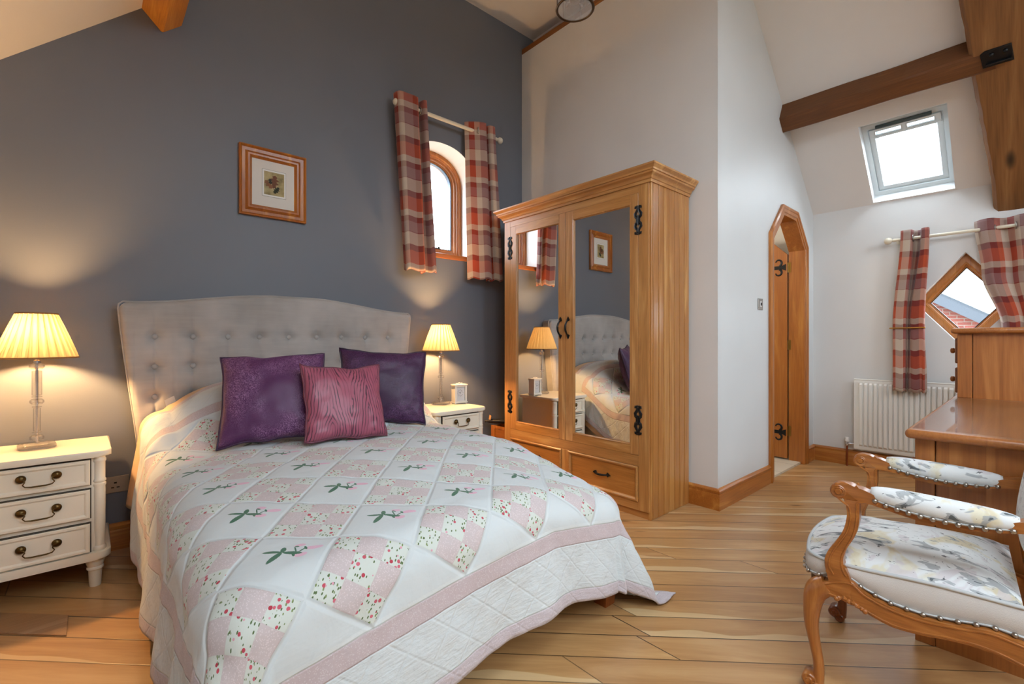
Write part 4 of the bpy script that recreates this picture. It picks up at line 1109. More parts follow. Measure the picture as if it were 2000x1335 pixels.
# peach blanket underneath, seen at the head of the bed
bm = new()
def sfn(s, t):
    x = lerp(-.24, 2.02, s); y = lerp(2.55, 3.10, t)
    p = drape(x, y, .12, -.016, .6); 
    if s < .25 or s > .8: p.x += (-.014 if s < .25 else .0)*sm(2.9, 3.1, y)
    return p
grid(bm, 120, 40, sfn); bl_ = make('blanket', bm, plain('peach blanket wool', rgb(222, 192, 160), .85, bump=.15), None, 180)
sd = bl_.modifiers.new('thick', 'SOLIDIFY'); sd.thickness = .004
tag(bl_, 'peach blanket hanging out from under the head of the quilt', 'blanket')
# ------------------------------------------------------------------ cushions
def satin(name, base, spot, scale):
    m = Mat(name); c = m.coord(); n = m.noise(c, scale, 2, .5, 1.6); big = m.noise(c, 5.0, 2)
    s = ((n-.5).abs()).step(.055, .02)
    m.set(Base_Color=m.mix(s*big.step(.35, .6)*.75, base, spot), Roughness=.42, Sheen_Weight=.25, Sheen_Roughness=.4, Sheen_Tint=spot)
    m.bump(s*1.0, .35, .002); return m.m
PURP = satin('purple satin', rgb(84, 36, 84), rgb(176, 132, 172), 105)
PURP2 = satin('deep purple satin', rgb(58, 22, 62), rgb(112, 70, 116), 85)
def zebra():
    m = Mat('plum zebra satin'); c = m.coord('UV'); u, v, _ = m.xyz(c)
    w = m.noise(m.vec(u*2.2, v*2.0, .3), 1.0, 2, .5, .3); fork = m.noise(m.vec(u*9.0, v*2.6, 2.0), 1.0, 2, .5, .8)
    s = ((((u-.52).abs()-.23).abs())*170.0+v*26.0+w*20.0+fork*12.0).sin()
    k = s.step(.3, .75)*(fork.step(.32, .6)*.75+.25)
    m.set(Base_Color=m.mix(k*.9, rgb(162, 84, 104), rgb(70, 36, 56)), Roughness=.4, Sheen_Weight=.6, Sheen_Roughness=.35, Sheen_Tint=rgb(220, 150, 170))
    m.bump(1.0-k, .3, .002); return m.m
ZEB = zebra()
def cushion(label, bl, br, size, tilt, mat, thick, pipe, seed):
    bl, br = Vector(bl), Vector(br); ex = (br-bl).normalized(); back = Vector((-ex.y, ex.x, 0)).normalized()
    up = (Vector((0, 0, 1))*cos(tilt)+back*sin(tilt)); up -= ex*up.dot(ex); up.normalize(); nrm = ex.cross(up)   # faces the viewer
    W = (br-bl).length; H = size; c = (bl+br)/2+up*(H/2)
    n = 44
    def outline(a, b):
        b_ = b
        ca = 1-.075*(1-b*b)**1.0*(abs(a)**3); cb = 1-.085*(1-a*a)*(abs(b)**3)
        k = abs(a)**6+abs(b)**6
        return a*W/2*ca+.006*k*noise.noise((b*2.5, seed, 1.1)), b*H/2*cb+.012*k*noise.noise((a*2.5, seed, 3.3))
    def P(a, b, side):
        x, y = outline(a, b)
        t = thick*((1-a*a)*(1-b*b))**.42 if abs(a) < 1 and abs(b) < 1 else 0
        wr = .006*noise.noise((a*3+seed, b*3, side*2.0))+.004*noise.noise((a*8, b*8+seed, side*3.0))*(abs(a*b))
        edge = min(1-abs(a), 1-abs(b)); t += wr*sm(0, .15, edge)+.007*noise.noise((a*5.5+seed, b*5.5, side*4.1))*sm(0, .12, edge)*(a*a+b*b)*.7
        sag = -.018*(1-b)*(1-b)*.25
        return c+ex*x+up*y+nrm*(side*t)
    bm = new()
    for side in (1, -1):
        grid(bm, n, n, lambda s, t: P(2*s-1, 2*t-1, side), lambda s, t: (s, t))
    bmesh.ops.remove_doubles(bm, verts=bm.verts[:], dist=1e-5)
    o = make('cushion', bm, mat, None, 180); tag(o, label, 'cushion', 'scatter cushions')
    pts = [P(a, b, 0) for a, b in [(-1+2*k/30, -1) for k in range(30)]+[(1, -1+2*k/30) for k in range(30)]+[(1-2*k/30, 1) for k in range(30)]+[(-1, 1-2*k/30) for k in range(30)]]
    bm = new(); tube(bm, pts, .005, 8, closed=True); make('piping', bm, pipe, o, 60)
    return o
cushion('large purple satin cushion left of the plum cushion', (.405, 2.425, .625), (.845, 2.285, .63), .445, math.radians(25), PURP, .082, plain('purple piping', rgb(58, 26, 62), .5), 1)
cushion('large deep purple cushion behind the plum cushion, on the right', (1.012, 2.62, .625), (1.462, 2.40, .605), .44, math.radians(16), PURP2, .075, plain('deep purple piping', rgb(44, 18, 48), .5), 5)
cushion('small plum zebra striped cushion in front of the two purple ones', (.712, 2.192, .628), (1.10, 2.165, .618), .375, math.radians(22), ZEB, .062, plain('plum piping', rgb(110, 48, 66), .5), 9)
# ------------------------------------------------------------------ dressing table at the right
dt = thing('dressing_table', 'antique pine dressing table with a raised drawer unit, behind the armchair', 'dressing table', (3.2, .05, 0))
tx0, tx1, ty0, ty1 = 2.215, 4.22, -.24, .318
bm = new(); box(bm, tx0, tx1, ty0, ty1, .742, .776, .0155, 4); make('top', bm, dresw('x', board=('y', .11)), dt, 40)
bm = new(); box(bm, tx0+.02, tx1-.6, ty0+.02, ty1-.02, .7765, .781, .001, 1); make('glass_top', bm, glass_pane('clear glass sheet'), dt)
for a, b in ((.238, .292), (ty0+.02, ty0+.075)):
    bm = new(); box(bm, 2.250, 2.272, a, b, .0, .742, .002, 1); make('end_stile', bm, dresw('z'), dt)
bm = new(); box(bm, 2.254, 2.272, ty0+.079, .2340, .0, .742); make('end_panel', bm, dresw('z', board=('y', .092), knots=1.1), dt)
bm = new(); box(bm, 2.271, tx1-.03, ty0+.03, .285, .05, .742); make('carcass', bm, dresw('x'), dt)
bm = new(); box(bm, 2.26, tx1-.03, ty0+.04, .27, .0, .05); make('plinth', bm, dresw('x'), dt)
def turned_knob(bm, x, y, z, r=.016):
    lathe(bm, [(r*.5, 0), (r*.5, .006), (r*.95, .014), (r, .02), (r*.8, .027), (r*.3, .030)], (x, y, z), 16, 'y')
for x0, x1 in ((2.29, 2.92), (2.95, 3.55), (3.58, 4.17)):
    for z0, z1 in ((.09, .29), (.31, .51), (.53, .72)):
        bm = new(); box(bm, x0, x1, .28, .296, z0, z1, .004, 1); d = make('drawer', bm, dresw('x'), dt)
        for x in (x0+.12, x1-.12):
            bm = new(); turned_knob(bm, x, .296, (z0+z1)/2); make('knob', bm, dresw('y'), d, 40)
ux0, ux1 = 3.665, 4.2
bm = new(); box(bm, ux0-.03, ux1+.02, ty0+.01, ty1, 1.138, 1.170, .014, 4); make('unit_top', bm, dresw('x'), dt, 40)
bm = new(); box(bm, ux0, ux0+.022, .232, .292, .7765, 1.138, .002, 1); make('unit_stile', bm, dresw('z'), dt)
bm = new(); box(bm, ux0+.004, ux0+.022, ty0+.03, .2275, .7765, 1.138); make('unit_panel', bm, dresw('z', board=('y', .12)), dt)
bm = new(); box(bm, ux0+.022, ux1, ty0+.03, .286, .7765, 1.138); make('unit_carcass', bm, dresw('x'), dt)
for z0, z1 in ((.80, .945), (.968, 1.112)):
    bm = new(); box(bm, ux0+.025, ux1-.03, .285, .304, z0, z1, .005, 1); d = make('drawer', bm, dresw('x', a=(150, 92, 46), b=(120, 66, 28)), dt)
    bm = new(); turned_knob(bm, ux0+.14, .304, (z0+z1)/2, .017); make('knob', bm, dresw('y'), d, 40)

# ------------------------------------------------------------------ carved armchair
CHA = math.radians(4.5); cc, cs = cos(CHA), sin(CHA)
def CH(x, y, z): return Vector((1.70+x*cc-(y-.4)*cs, .4+x*cs+(y-.4)*cc, z))
ch = thing('armchair', 'carved wooden armchair with studded pale floral linen upholstery', 'armchair', tuple(CH(.25, .22, 0)))
def floral():
    m = Mat('watercolour floral linen'); c = m.coord()
    n0 = m.noise(c, 3, 2)
    def blob(scale, lo, hi, loc, dist=1.2, det=3):
        return m.noise(m.scale(c, (1, 1, 1), loc=loc), scale, det, .55, dist).step(lo, hi)
    base = m.mix(n0, rgb(226, 228, 226), rgb(214, 216, 216))
    col = m.mix(blob(7.0, .52, .60, (3, 1, 0), .8)*.62, base, m.mix(blob(18, .45, .6, (1, 7, 3)), rgb(214, 202, 160), rgb(200, 178, 116)))
    col = m.mix(blob(9.0, .59, .63, (9, 4, 2), .8)*.7, col, rgb(202, 194, 196))
    st = m.scale(c, (1.6, .62, 1.6), rot=(0, 0, .5))
    g = m.noise(st, 13, 3, .5, 1.6)
    col = m.mix(g.step(.575, .60)*.85, col, rgb(156, 160, 162))
    col = m.mix((g.step(.655, .665)), col, rgb(92, 98, 100))
    k = m.noise(m.scale(c, (2.2, 1, 2), rot=(.3, 0, -.8), loc=(5, 2, 1)), 22, 2, .5, 2.0)
    col = m.mix(k.step(.67, .685)*.9, col, rgb(70, 72, 76))
    m.set(Base_Color=col, Roughness=.7, Sheen_Weight=.2); m.bump(m.noise(c, 500, 2), .12, .002); return m.m
FLOR = floral(); LINEN = plain('plain oatmeal linen', rgb(206, 200, 194), .8, bump=.25, bscale=420)
GIMP = plain('grey gimp cord', rgb(196, 198, 198), .7)
def ribbon(bm, pts, x0, x1, bev=.005):
    P = [Vector((a, b)) for a, b, w in pts]; L, R = [], []
    for i, p in enumerate(P):
        t = (P[min(i+1, len(P)-1)]-P[max(i-1, 0)]).normalized(); nn = Vector((-t.y, t.x)); w = pts[i][2]/2
        L.append(p+nn*w); R.append(p-nn*w)
    prism(bm, [(q.x, q.y) for q in L+R[::-1]], lambda a, b, h: CH(h, a, b), x0, x1, bev, 2)
def smoothp(pts, n):
    out = catmull([Vector(p) for p in pts], n); return [tuple(p) for p in out]
LEGP = [(.428, .340, .060), (.450, .322, .066), (.464, .296, .060), (.471, .25, .048), (.472, .2, .039), (.462, .14, .031), (.453, .09, .029), (.452, .055, .031), (.456, .02, .036)]
def cabriole(x, yo=0.0, flare=0.0):
    bm = new(); P = smoothp(LEGP, 26)
    tube(bm, [CH(x+flare*sm(.2, 0, b), a+yo, b) for a, b, w in P], [(.022+.006*sm(.2, .34, b), w/2) for a, b, w in P], 16, up=CH(1, 0, 0)-CH(0, 0, 0))
    lathe_x(bm, CH(x+flare, .474+yo, .034), .021, .024); lathe_x(bm, CH(x+flare, .458+yo, .018), .0165, .026)
    return bm
def lathe_x(bm, c, r, hw, n=18):
    d = (CH(1, 0, 0)-CH(0, 0, 0)).normalized(); u = Vector((0, 0, 1)); v = d.cross(u)
    rs = [ring(bm, c+d*h, u, v, k, k, n) for k, h in ((r*.35, -hw-.003), (r*.45, -hw+.001), (r*.8, -hw), (r, -hw+.004), (r, hw-.004), (r*.8, hw), (r*.3, hw+.002))]
    for a, b in zip(rs, rs[1:]): bridge(bm, a, b)
    bm.faces.new(rs[0][::-1]); bm.faces.new(rs[-1])
DK = cherry('z', a=(150, 80, 32), b=(112, 54, 20))
make('leg', cabriole(.008, 0, -.004), cherry('z'), ch, 50); make('leg', cabriole(.492, .012, .004), DK, ch, 50)
for x in (.03, .47):
    bm = new(); P = smoothp([(-.03, .46), (-.045, .33), (-.055, .22), (-.085, .1), (-.125, .0)], 16)
    tube(bm, [CH(x, a, b) for a, b in P], [.024-.006*(k/15) for k in range(16)], 12); make('leg', bm, cherry('z'), ch, 50)
RT = [(.442, .350), (.412, .366), (.367, .378), (.333, .355), (.273, .337), (.207, .333), (.145, .341), (.078, .354), (.034, .35), (-.04, .335)]
RB = [(.450, .320), (.41, .314), (.371, .314), (.339, .302), (.273, .283), (.207, .287), (.155, .297), (.106, .302), (.051, .297), (-.04, .27)]
for x0, x1 in ((-.014, .024), (.476, .514)):
    bm = new(); prism(bm, smoothp(RT, 30)+smoothp(RB, 30)[::-1], lambda a, b, h: CH(h, a, b), x0, x1, .004, 2)
    side = x0 if x0 < 0 else x1
    for crv, o in ((RT, -.007), (RB, .007)):
        P = smoothp(crv, 30); tube(bm, [CH(side, a, b+o) for a, b in P], .0028, 6)
    # carved acanthus spray under the corner
    P = smoothp([(.40, .318), (.385, .324), (.372, .318), (.360, .318), (.348, .309), (.336, .306)], 20)
    tube(bm, [CH(side, a, b) for a, b in P], [.0055+.002*sin(k*1.9) for k in range(20)], 8)
    ball(bm, CH(side, .402, .315), .008, 10); ball(bm, CH(side, .333, .303), .008, 10)
    make('side_rail', bm, cherry('y'), ch, 40)
bm = new(); fr_ = [(-.0+.5*k/20) for k in range(21)]
up_ = [(x, .345-.02*sin(PI*k/20)) for k, x in enumerate(fr_)]; lo_ = [(x, .312-.018*sin(PI*k/20)*cos(2*PI*k/20)) for k, x in enumerate(fr_)]
a0 = [bm.verts.new(CH(x, .44+.035*sin(PI*k/20), z)) for k, (x, z) in enumerate(up_)]; b0 = [bm.verts.new(CH(x, .44+.035*sin(PI*k/20), z-.03)) for k, (x, z) in enumerate(lo_)]
a1 = [bm.verts.new(CH(x, .47+.035*sin(PI*k/20), z)) for k, (x, z) in enumerate(up_)]; b1 = [bm.verts.new(CH(x, .47+.035*sin(PI*k/20), z-.03)) for k, (x, z) in enumerate(lo_)]
for p, q in ((a0, a1), (a1, b1), (b1, b0), (b0, a0)): bridge(bm, p, q, False)
bm.faces.new((a0[0], a1[0], b1[0], b0[0])); bm.faces.new((a0[-1], b0[-1], b1[-1], a1[-1]))
make('front_rail', bm, cherry('x', a=(150, 84, 36), b=(116, 58, 22)), ch, 40)
bm = new(); prism(bm, [(.0, .27), (.5, .27), (.5, .345), (.0, .345)], lambda a, b, h: CH(a, h, b), -.06, -.03, .004, 1); make('back_rail', bm, cherry('x'), ch)

ARM = [(.414, .640, .018), (.404, .645, .038), (.385, .648, .046), (.362, .641, .046), (.338, .641, .036), (.30, .630, .026), (.25, .618, .022), (.19, .608, .018), (.13, .608, .017), (.07, .618, .018), (.02, .634, .028), (-.03, .642, .034)]
SUP = [(.365, .625, .040), (.362, .595, .031), (.362, .565, .031), (.371, .523, .031), (.390, .482, .031), (.405, .447, .041), (.409, .412, .052), (.399, .385, .056), (.392, .350, .060), (.40, .322, .050)]
PADN = 30
def arm(x, yo, sgn):
    bm = new(); f = lambda q: [(a+yo, b, w) for a, b, w in q]
    ribbon(bm, f(smoothp(ARM, 40)), x-.019, x+.019, .007); ribbon(bm, f(smoothp(SUP, 36)), x-.0185, x+.0185, .007)
    lathe_x(bm, CH(x, .398+yo, .642), .022, .021)
    for s in (-1, 1):
        P = smoothp([(.405, .622), (.393, .612), (.378, .600), (.374, .565), (.383, .523), (.402, .484), (.420, .448), (.428, .412), (.417, .385)], 40)
        tube(bm, [CH(x+s*.0185, a+yo-.006, b) for a, b in P], .0028, 6)
        P = smoothp([(.30, .622), (.335, .622), (.350, .612), (.350, .57), (.358, .52), (.375, .478), (.386, .447), (.386, .412), (.376, .39)], 40)
        tube(bm, [CH(x+s*.0185, a+yo+.003, b) for a, b in P], .0028, 6)
        tube(bm, [CH(x+s*.020, .394+yo+.014*cos(t)*(1-t/9), .642+.014*sin(t)*(1-t/9)) for t in [k*.35 for k in range(18)]], .0025, 6)
    return make('arm', bm, cherry('y'), ch, 40)
NAILS = []
def nail(c, parent):
    if not NAILS:
        bm = new(); ball(bm, c, .0068, 10); NAILS.append((make('nail_head', bm, NAIL, parent, 180), Vector(c))); return
    n0, c0 = NAILS[0]; o = n0.copy(); COL.objects.link(o); o.parent = parent; o.location = Vector(c)-c0
def pad(x, yo):
    bm = new(); n = 26; P = []; R = []
    for k in range(n+1):
        t = k/n; y = lerp(.322, .022, t)+yo
        zc = lerp(.652, .640, t)-.006*sin(PI*t); e = max(.05, sin(PI*min(1, max(0, t*.96+.02)))**.27)
        P.append(CH(x, y, zc-.002)); R.append((.031*e, .031*e+.003))
    tube(bm, P, R, 18, up=CH(1, 0, 0)-CH(0, 0, 0)); o = make('arm_pad', bm, FLOR, ch, 180)
    bm2 = new(); nails = []
    for s in (-1, 1):
        g = []
        for k in range(1, 24):
            t = k/24; y = lerp(.322, .022, t)+yo; e = max(.05, sin(PI*min(1, max(0, t*.96+.02)))**.27); zc = lerp(.652, .640, t)-.006*sin(PI*t)-.002-.021*e
            g.append(CH(x+s*(.0250*e), y, zc))
            if k % 2: nails.append(CH(x+s*.0295*e, y, zc-.002))
        tube(bm2, g, .0028, 6)
    make('gimp', bm2, GIMP, o, 60)
    for c in nails: nail(c, o)
for x, yo, s in ((.004, 0.0, -1), (.490, .006, 1)): arm(x, yo, s); pad(x, yo)

# seat: floral top, plain border, piping, studs
def zt_(y): return .413+.014*sm(.40, .15, y)
def zb_(y):
    P = [(.50, .345), (.45, .352), (.41, .375), (.367, .372), (.333, .352), (.273, .334), (.207, .330), (.145, .338), (.078, .351), (.0, .345)]
    for (y1, z1), (y0, z0) in zip(P, P[1:]):
        if y >= y0: return lerp(z0, z1, (y-y0)/(y1-y0)) if y1 != y0 else z0
    return P[-1][1]
def per(t):
    """plan outline of the seat, t from back near corner round the front to the back far corner"""
    x0, x1, yb, yf, r = .010, .490, .015, .472, .05
    L1, L2 = yf-yb-r, x1-x0-2*r; La = r*PI/2; tot = 2*L1+L2+2*La; d = t*tot
    bow = lambda x: .040*(1-((x-.25)/.26)**2)
    if d < L1: return x0, yb+d
    d -= L1
    if d < La: a = d/r; x = x0+r-r*cos(a); return x, yf-r+r*sin(a)+bow(x)*sin(a)
    d -= La
    if d < L2: x = x0+r+d; return x, yf+bow(x)
    d -= L2
    if d < La: a = d/r; x = x1-r+r*sin(a); return x, yf-r+r*cos(a)+bow(x)*cos(a)
    d -= La
    return x1, yf-r-d
bm = new(); NP = 120; rows = []
for j in range(7):
    h = j/6; row = []
    for k in range(NP+1):
        x, y = per(k/NP); nx, ny = per(min(1, k/NP+.003)); px, py = per(max(0, k/NP-.003)); t = Vector((nx-px, ny-py)).normalized(); o = Vector((-t.y, t.x))*(.008*sin(PI*h))
        row.append(bm.verts.new(CH(x+o.x*1, y+o.y*1, lerp(zb_(y), zt_(y), h))))
    rows.append(row)
for p, q_ in zip(rows, rows[1:]): bridge(bm, p, q_, False)
seat = make('seat', bm, LINEN, ch, 180)
bm = new(); rows = []
for j in range(15):
    f = 1-j/15.0; row = []
    for k in range(NP+1):
        x, y = per(k/NP); X_, Y_ = .25+(x-.25)*f, .24+(y-.24)*f
        lift = .058*(1-f**3.2)
        row.append(bm.verts.new(CH(X_, Y_, zt_(y)*f+(1-f)*.42+lift)))
    rows.append(row)
for p, q_ in zip(rows, rows[1:]): bridge(bm, p, q_, False)
cvt = bm.verts.new(CH(.25, .24, .42+.058))
for k in range(NP): bm.faces.new((rows[-1][k], rows[-1][k+1], cvt))
for p, q_ in zip(rows, rows[1:]): bm.faces.new((p[0], p[-1], q_[-1], q_[0]))
bm.faces.new((rows[-1][0], rows[-1][-1], cvt))
bmesh.ops.recalc_face_normals(bm, faces=bm.faces[:])
make('seat_top', bm, FLOR, seat, 60)
bm = new(); tube(bm, [CH(*per(k/NP), zt_(per(k/NP)[1])+.001) for k in range(NP+1)], .0055, 8); make('piping', bm, GIMP, seat, 60)
bm2 = new(); g = []
for k in range(NP+1):
    x, y = per(k/NP); c = Vector((x-.25, y-.24)).normalized()*.006; g.append(CH(x+c.x, y+c.y, zb_(y)+.010))
tube(bm2, g, .0028, 6); make('gimp', bm2, GIMP, seat, 60)
for k in range(2, NP, 3):
    x, y = per(k/NP); c = Vector((x-.25, y-.24)).normalized()*.0105; nail(CH(x+c.x, y+c.y, zb_(y)+.009), seat)
# back
def BK(x, z, d): k = (z-.46); return CH(x, -.022-.17*k+d, z)
bm = new(); n = 26; V = []
for i in range(n+1):
    a = -1+2*i/n; row = []
    for j in range(n+1):
        b = -1+2*j/n; e = ((1-abs(a)**3)*(1-abs(b)**3))**.45 if abs(a) < 1 and abs(b) < 1 else 0
        row.append((a, b, e))
    V.append(row)
for s in (1, -1):
    W_ = [[bm.verts.new(BK(.25+.192*a*(1-.12*b*b), .715+.225*b, s*(.060 if s > 0 else .03)*e)) for a, b, e in r] for r in V]
    for p, q_ in zip(W_, W_[1:]): bridge(bm, p, q_, False)
bmesh.ops.remove_doubles(bm, verts=bm.verts[:], dist=1e-5)
bk_ = make('backrest', bm, FLOR, ch, 180)
bm = new(); P = []
for k in range(48):
    t = 2*PI*k/48; a = math.copysign(abs(cos(t))**.6, cos(t)); b = math.copysign(abs(sin(t))**.6, sin(t)); P.append(BK(.25+.212*a*(1-.1*b*b), .715+.25*b, -.006))
tube(bm, P, (.02) , 10, closed=True); 
for x in (.03, .47): tube(bm, [CH(x, -.03, .45), BK(x, .56, -.006)], .02, 10)
make('back_frame', bm, cherry('z'), ch, 50)

# ------------------------------------------------------------------ hanging lantern
pl_ = thing('pendant_light', 'glass cylinder pendant lantern hanging from the ceiling', 'pendant light', (2.065, 1.763, 3.0))
pcx_, pcy_ = 2.065, 1.763
def lantern_glass(name):
    m = Mat(name); m.N.remove(m.b)
    t = m.node('ShaderNodeBsdfTransparent'); d = m.node('ShaderNodeBsdfTranslucent'); d.inputs[0].default_value = (.9, .95, 1, 1); d2 = m.node('ShaderNodeBsdfDiffuse'); d2.inputs[0].default_value = (.86, .92, 1, 1); g = m.node('ShaderNodeBsdfGlossy'); g.inputs[1].default_value = .08  # bluish-white diffuse share paints in the window's reflection on the glass
    a = m.node('ShaderNodeMixShader'); a.inputs[0].default_value = .5; m.L.new(d.outputs[0], a.inputs[1]); m.L.new(d2.outputs[0], a.inputs[2])
    b = m.node('ShaderNodeMixShader'); b.inputs[0].default_value = .22; m.L.new(t.outputs[0], b.inputs[1]); m.L.new(a.outputs[0], b.inputs[2])
    c = m.node('ShaderNodeMixShader'); c.inputs[0].default_value = .10; m.L.new(b.outputs[0], c.inputs[1]); m.L.new(g.outputs[0], c.inputs[2]); m.L.new(c.outputs[0], m.out.inputs[0]); return m.m
bm = new(); tube(bm, [(pcx_+.104*cos(2*PI*k/48), pcy_+.104*sin(2*PI*k/48), 3.006) for k in range(48)], (.005, .008), 8, closed=True, up=(0, 0, 1))
for k in range(6):
    a = 2*PI*k/6+.4; tube(bm, [(pcx_+.104*cos(a), pcy_+.104*sin(a), 3.0), (pcx_+.104*cos(a), pcy_+.104*sin(a), 3.3)], .003, 6)
tube(bm, [(pcx_+.104*cos(2*PI*k/48), pcy_+.104*sin(2*PI*k/48), 3.30) for k in range(48)], .006, 8, closed=True, up=(0, 0, 1))
for k in range(3):
    a = 2*PI*k/3+.4; tube(bm, [(pcx_+.104*cos(a), pcy_+.104*sin(a), 3.3), (pcx_+.05*cos(a), pcy_+.05*sin(a), 3.42), (pcx_, pcy_, 3.48)], .004, 8)
make('lantern_frame', bm, BRONZE, pl_, 60)
bm = new(); lathe(bm, [(.0995, 3.006), (.0995, 3.30), (.0970, 3.30), (.0970, 3.006)], (pcx_, pcy_, 0), 48, cap=False)
m = lantern_glass('lantern glass'); make('glass_shade', bm, m, pl_, 40)
bm = new(); lathe(bm, [(.0005, 3.004), (.099, 3.004), (.099, 3.007), (.0005, 3.007)], (pcx_, pcy_, 0), 48); make('glass_base', bm, lantern_glass('lantern glass base'), pl_, 40)
bm = new(); lathe(bm, [(.0005, 3.05), (.028, 3.05), (.03, 3.056), (.0005, 3.06)], (pcx_, pcy_, 0), 24); tube(bm, [(pcx_, pcy_, 3.05), (pcx_, pcy_, 3.48)], .004, 8)
for k in range(3):
    a = 2*PI*k/3+1.9; x, y = pcx_+.052*cos(a), pcy_+.052*sin(a)
    tube(bm, [(pcx_, pcy_, 3.06), (x, y, 3.05), (x, y, 3.075)], .004, 8); ball(bm, (x, y, 3.046), .012, 10); lathe(bm, [(.012, 3.072), (.016, 3.08), (.009, 3.082)], (x, y, 0), 14)
make('candle_holder', bm, CHROME, pl_, 50)
for k in range(3):
    a = 2*PI*k/3+1.9; x, y = pcx_+.052*cos(a), pcy_+.052*sin(a)
    bm = new(); lathe(bm, [(.009, 3.082), (.009, 3.15), (.004, 3.152), (.010, 3.175), (.003, 3.205)], (x, y, 0), 14); make('candle_bulb', bm, plain('ivory candle tube', rgb(236, 232, 222), .4), pl_, 50)
bm = new()
for k in range(11):
    z = 3.49+.042*k; r = (.012, .006) if k % 2 else (.006, .012)
    tube(bm, [(pcx_+(.009*cos(2*PI*i/14) if k % 2 else 0), pcy_+(0 if k % 2 else .009*cos(2*PI*i/14)), z+.026*sin(2*PI*i/14)) for i in range(14)], .0028, 6, closed=True)
make('chain', bm, BRONZE, pl_, 60)
bm = new(); lathe(bm, [(.05, 3.998), (.052, 3.985), (.03, 3.962), (.012, 3.95)], (pcx_, pcy_, 0), 24); make('ceiling_rose', bm, BRONZE, pl_, 40)

# ------------------------------------------------------------------ bits and pieces
bx2 = thing('wooden_box', 'small pine box on the floor between the bedside cabinet and the wardrobe', 'box', (2.74, 3.02, 0))
bm = new()
box(bm, 2.555, 2.57, 2.93, 3.12, 0, .372, .002, 1); box(bm, 2.57, 2.92, 2.93, 2.945, 0, .372); box(bm, 2.57, 2.92, 3.105, 3.12, 0, .372); box(bm, 2.905, 2.92, 2.945, 3.105, 0, .372); box(bm, 2.57, 2.905, 2.945, 3.105, .01, .025)
make('box_body', bm, trimw('y', a=(186, 112, 46)), bx2)
bm = new(); box(bm, 2.551, 2.556, 3.072, 3.121, .0, .374); box(bm, 2.551, 2.556, 2.93, 3.071, .35, .374); make('box_batten', bm, trimw('z', a=(196, 120, 50)), bx2)
um = thing('umbrella', 'black folded item with a small tan tag lying on the pine box', 'umbrella', (2.62, 3.05, .376))
bm = new(); tube(bm, [(2.535, 3.165, .40), (2.57, 3.13, .402), (2.72, 2.98, .398), (2.80, 2.945, .395)], [.008, .019, .022, .012], 12); make('folded_canopy', bm, BLACKP, um, 60)
bm = new(); tube(bm, [(2.535, 3.165, .40), (2.525, 3.175, .40)], .010, 10); make('handle', bm, BLACKP, um, 60)
bm = new(); prism(bm, [(3.118, .415), (3.142, .418), (3.132, .46), (3.108, .452)], MYZ(2.545), 0, .003); make('tag', bm, plain('tan card tag', rgb(214, 160, 104), .8), um)
bm = new()
r2 = 1/sqrt(2)
def FLR(w, s, z): return Vector(((w+s)*r2, (w-s)*r2, z))     # w across the boards, s along them
bm.free(); bm = new()
prism(bm, [(-.0755, 2.398), (-.0755, 2.572), (-.31, 2.806), (-.31, 2.632)], MXY, .0004, .006, .0015, 1)
tag(make('floorboard', bm, wood('grey oak board', 'x', (184, 150, 116), (160, 122, 86), .4, coat=.1, dark=(110, 80, 54)), None), 'loose greyish oak floorboard standing slightly proud in front of the left bedside cabinet', 'floorboard')

# ------------------------------------------------------------------ the barn across the yard
BX = 14.0
def brick_mat():
    m = Mat('red brickwork'); x, y, z = m.xyz(m.coord())
    n = m.node('ShaderNodeTexBrick'); m.L.new(m.vec(y, z, 0.0), n.inputs[0]); n.inputs['Scale'].default_value = 1.0
    n.inputs['Color1'].default_value = rgb(120, 62, 52); n.inputs['Color2'].default_value = rgb(100, 50, 42); n.inputs['Mortar'].default_value = rgb(118, 106, 98)
    n.inputs['Brick Width'].default_value = .23; n.inputs['Row Height'].default_value = .075; n.inputs['Mortar Size'].default_value = .008
    m.set(Base_Color=n.outputs[0], Roughness=.9); return m.m
bn = thing('brick_barn', 'red brick barn with a dark sloping verge seen through the diamond window', 'building', (BX+1.5, 2.5, -3.0))
def vz(y): return 1.487+(y-.607)*.664
bm = new(); pr = [(-1.8, -3.0), (7.4, -3.0), (7.4, vz(2.8)-(7.4-2.8)*.664), (2.8, vz(2.8)), (-1.8, vz(-1.8))]
prism(bm, pr, MYZ(BX, 1), 0, 4.0); make('brick_wall', bm, brick_mat(), bn)
SL = plain('dark slate', rgb(44, 50, 56), .7)
bm = new()
prism(bm, [(-2.1, vz(-2.1)-.02), (2.8, vz(2.8)-.02), (7.7, vz(2.8)-4.9*.664-.02), (7.7, vz(2.8)-4.9*.664+.14), (2.8, vz(2.8)+.16), (-2.1, vz(-2.1)+.14)], MYZ(BX, 1), -.25, 4.1); make('roof', bm, SL, bn)
bm = new(); prism(bm, [(-2.1, vz(-2.1)-.13), (2.8, vz(2.8)-.13), (2.8, vz(2.8)+.10), (-2.1, vz(-2.1)+.10)], MYZ(BX, 1), -.29, -.255); make('bargeboard', bm, plain('grey bargeboard', rgb(46, 52, 60), .6), bn)

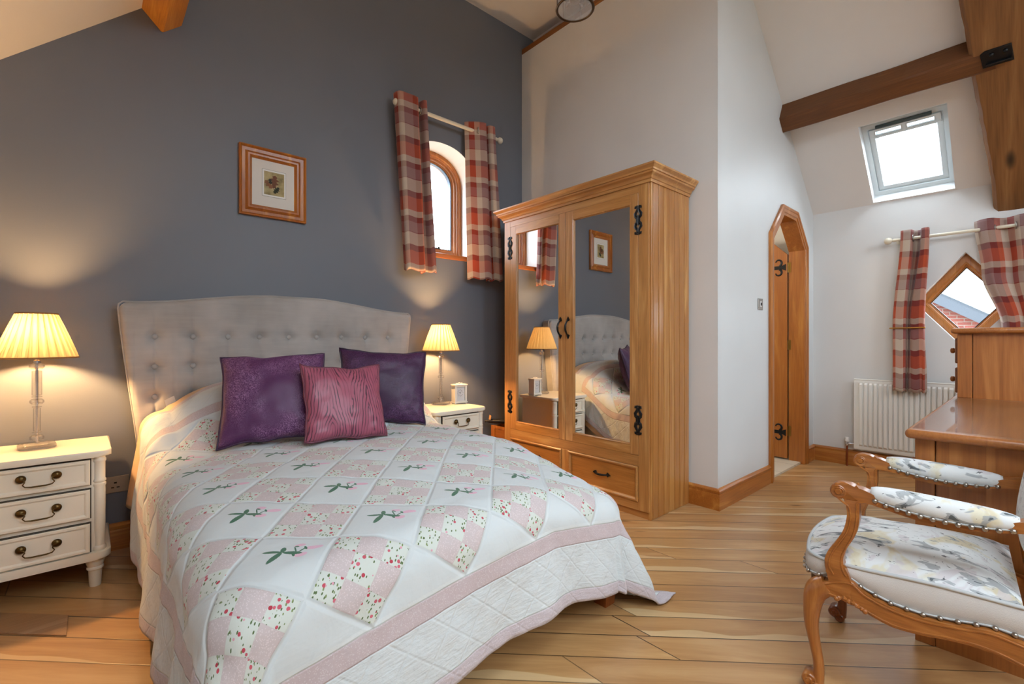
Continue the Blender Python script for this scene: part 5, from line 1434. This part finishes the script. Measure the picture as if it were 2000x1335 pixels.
# ------------------------------------------------------------------ daylight
W = bpy.data.worlds.new('overcast sky'); S.world = W; W.use_nodes = True
nt = W.node_tree; bg = nt.nodes['Background']
tc = nt.nodes.new('ShaderNodeTexCoord'); sp = nt.nodes.new('ShaderNodeSeparateXYZ'); nt.links.new(tc.outputs['Generated'], sp.inputs[0])
rp = nt.nodes.new('ShaderNodeValToRGB'); nt.links.new(sp.outputs[2], rp.inputs[0])
E0 = rp.color_ramp.elements; E0[0].position = 0.0; E0[0].color = (.30, .30, .28, 1); E0[1].position = .02; E0[1].color = (.76, .83, .90, 1)
e = rp.color_ramp.elements.new(.7); e.color = (1.64, 1.84, 2.02, 1)
nt.links.new(rp.outputs[0], bg.inputs[0]); bg.inputs[1].default_value = SKY
def portal(loc, direction, sx, sy):
    l = bpy.data.lights.new('window_portal', 'AREA'); l.shape = 'RECTANGLE'; l.size = sx; l.size_y = sy; l.cycles.is_portal = True
    o = bpy.data.objects.new('window_portal', l); COL.objects.link(o); o.location = loc
    o.rotation_euler = Vector(direction).to_track_quat('-Z', 'Y').to_euler(); return o
portal((AC, GY+.33, 2.25), (0, -1, 0), .75, 1.0)
portal((FX+.24, DYc, DZc), (-1, 0, 0), .8, .9)
portal(MS(.66, .3, .2), tuple(-ns), .62, .75)
for a, b, c, d in LW: portal(((a+b)/2-.1, (c+d)/2, zl((a+b)/2)+.11), tuple(-nl), d-c+.1, (b-a)/.73+.1)
portal(((gl[0]+gl[1])/2, RY0-.1, (gl[2]+gl[3])/2), (0, 1, 0), gl[1]-gl[0], gl[3]-gl[2])
# ceiling lamp of the bathroom
l = bpy.data.lights.new('bathroom_lamp', 'POINT'); l.energy = 30; l.shadow_soft_size = .12; l.color = (1, .86, .66)
o = bpy.data.objects.new('bathroom_lamp', l); COL.objects.link(o); o.location = (3.8, 2.5, 2.3)

# ------------------------------------------------------------------ camera and look
cam = bpy.data.cameras.new('camera'); cam.sensor_width = 36; cam.lens = 912.7/2000*36; cam.shift_y = -3.1/2000; cam.clip_start = .02
co = bpy.data.objects.new('camera', cam); COL.objects.link(co); co.location = (0, 0, 1.1)
co.rotation_euler = (PI/2, 0, -(PI/2-math.radians(48.170437)))
S.camera = co
vs_ = S.view_settings; vs_.view_transform = 'Standard'; vs_.look = 'None'; vs_.gamma = 1; vs_.exposure = EXPO; vs_.use_curve_mapping = False
cy = S.cycles; cy.use_denoising = True; cy.max_bounces = 8; cy.diffuse_bounces = 4; cy.glossy_bounces = 4; cy.use_adaptive_sampling = True; cy.adaptive_threshold = ADT; cy.adaptive_min_samples = 16; cy.transparent_max_bounces = 12; cy.caustics_reflective = False; cy.caustics_refractive = False; cy.sample_clamp_indirect = 6
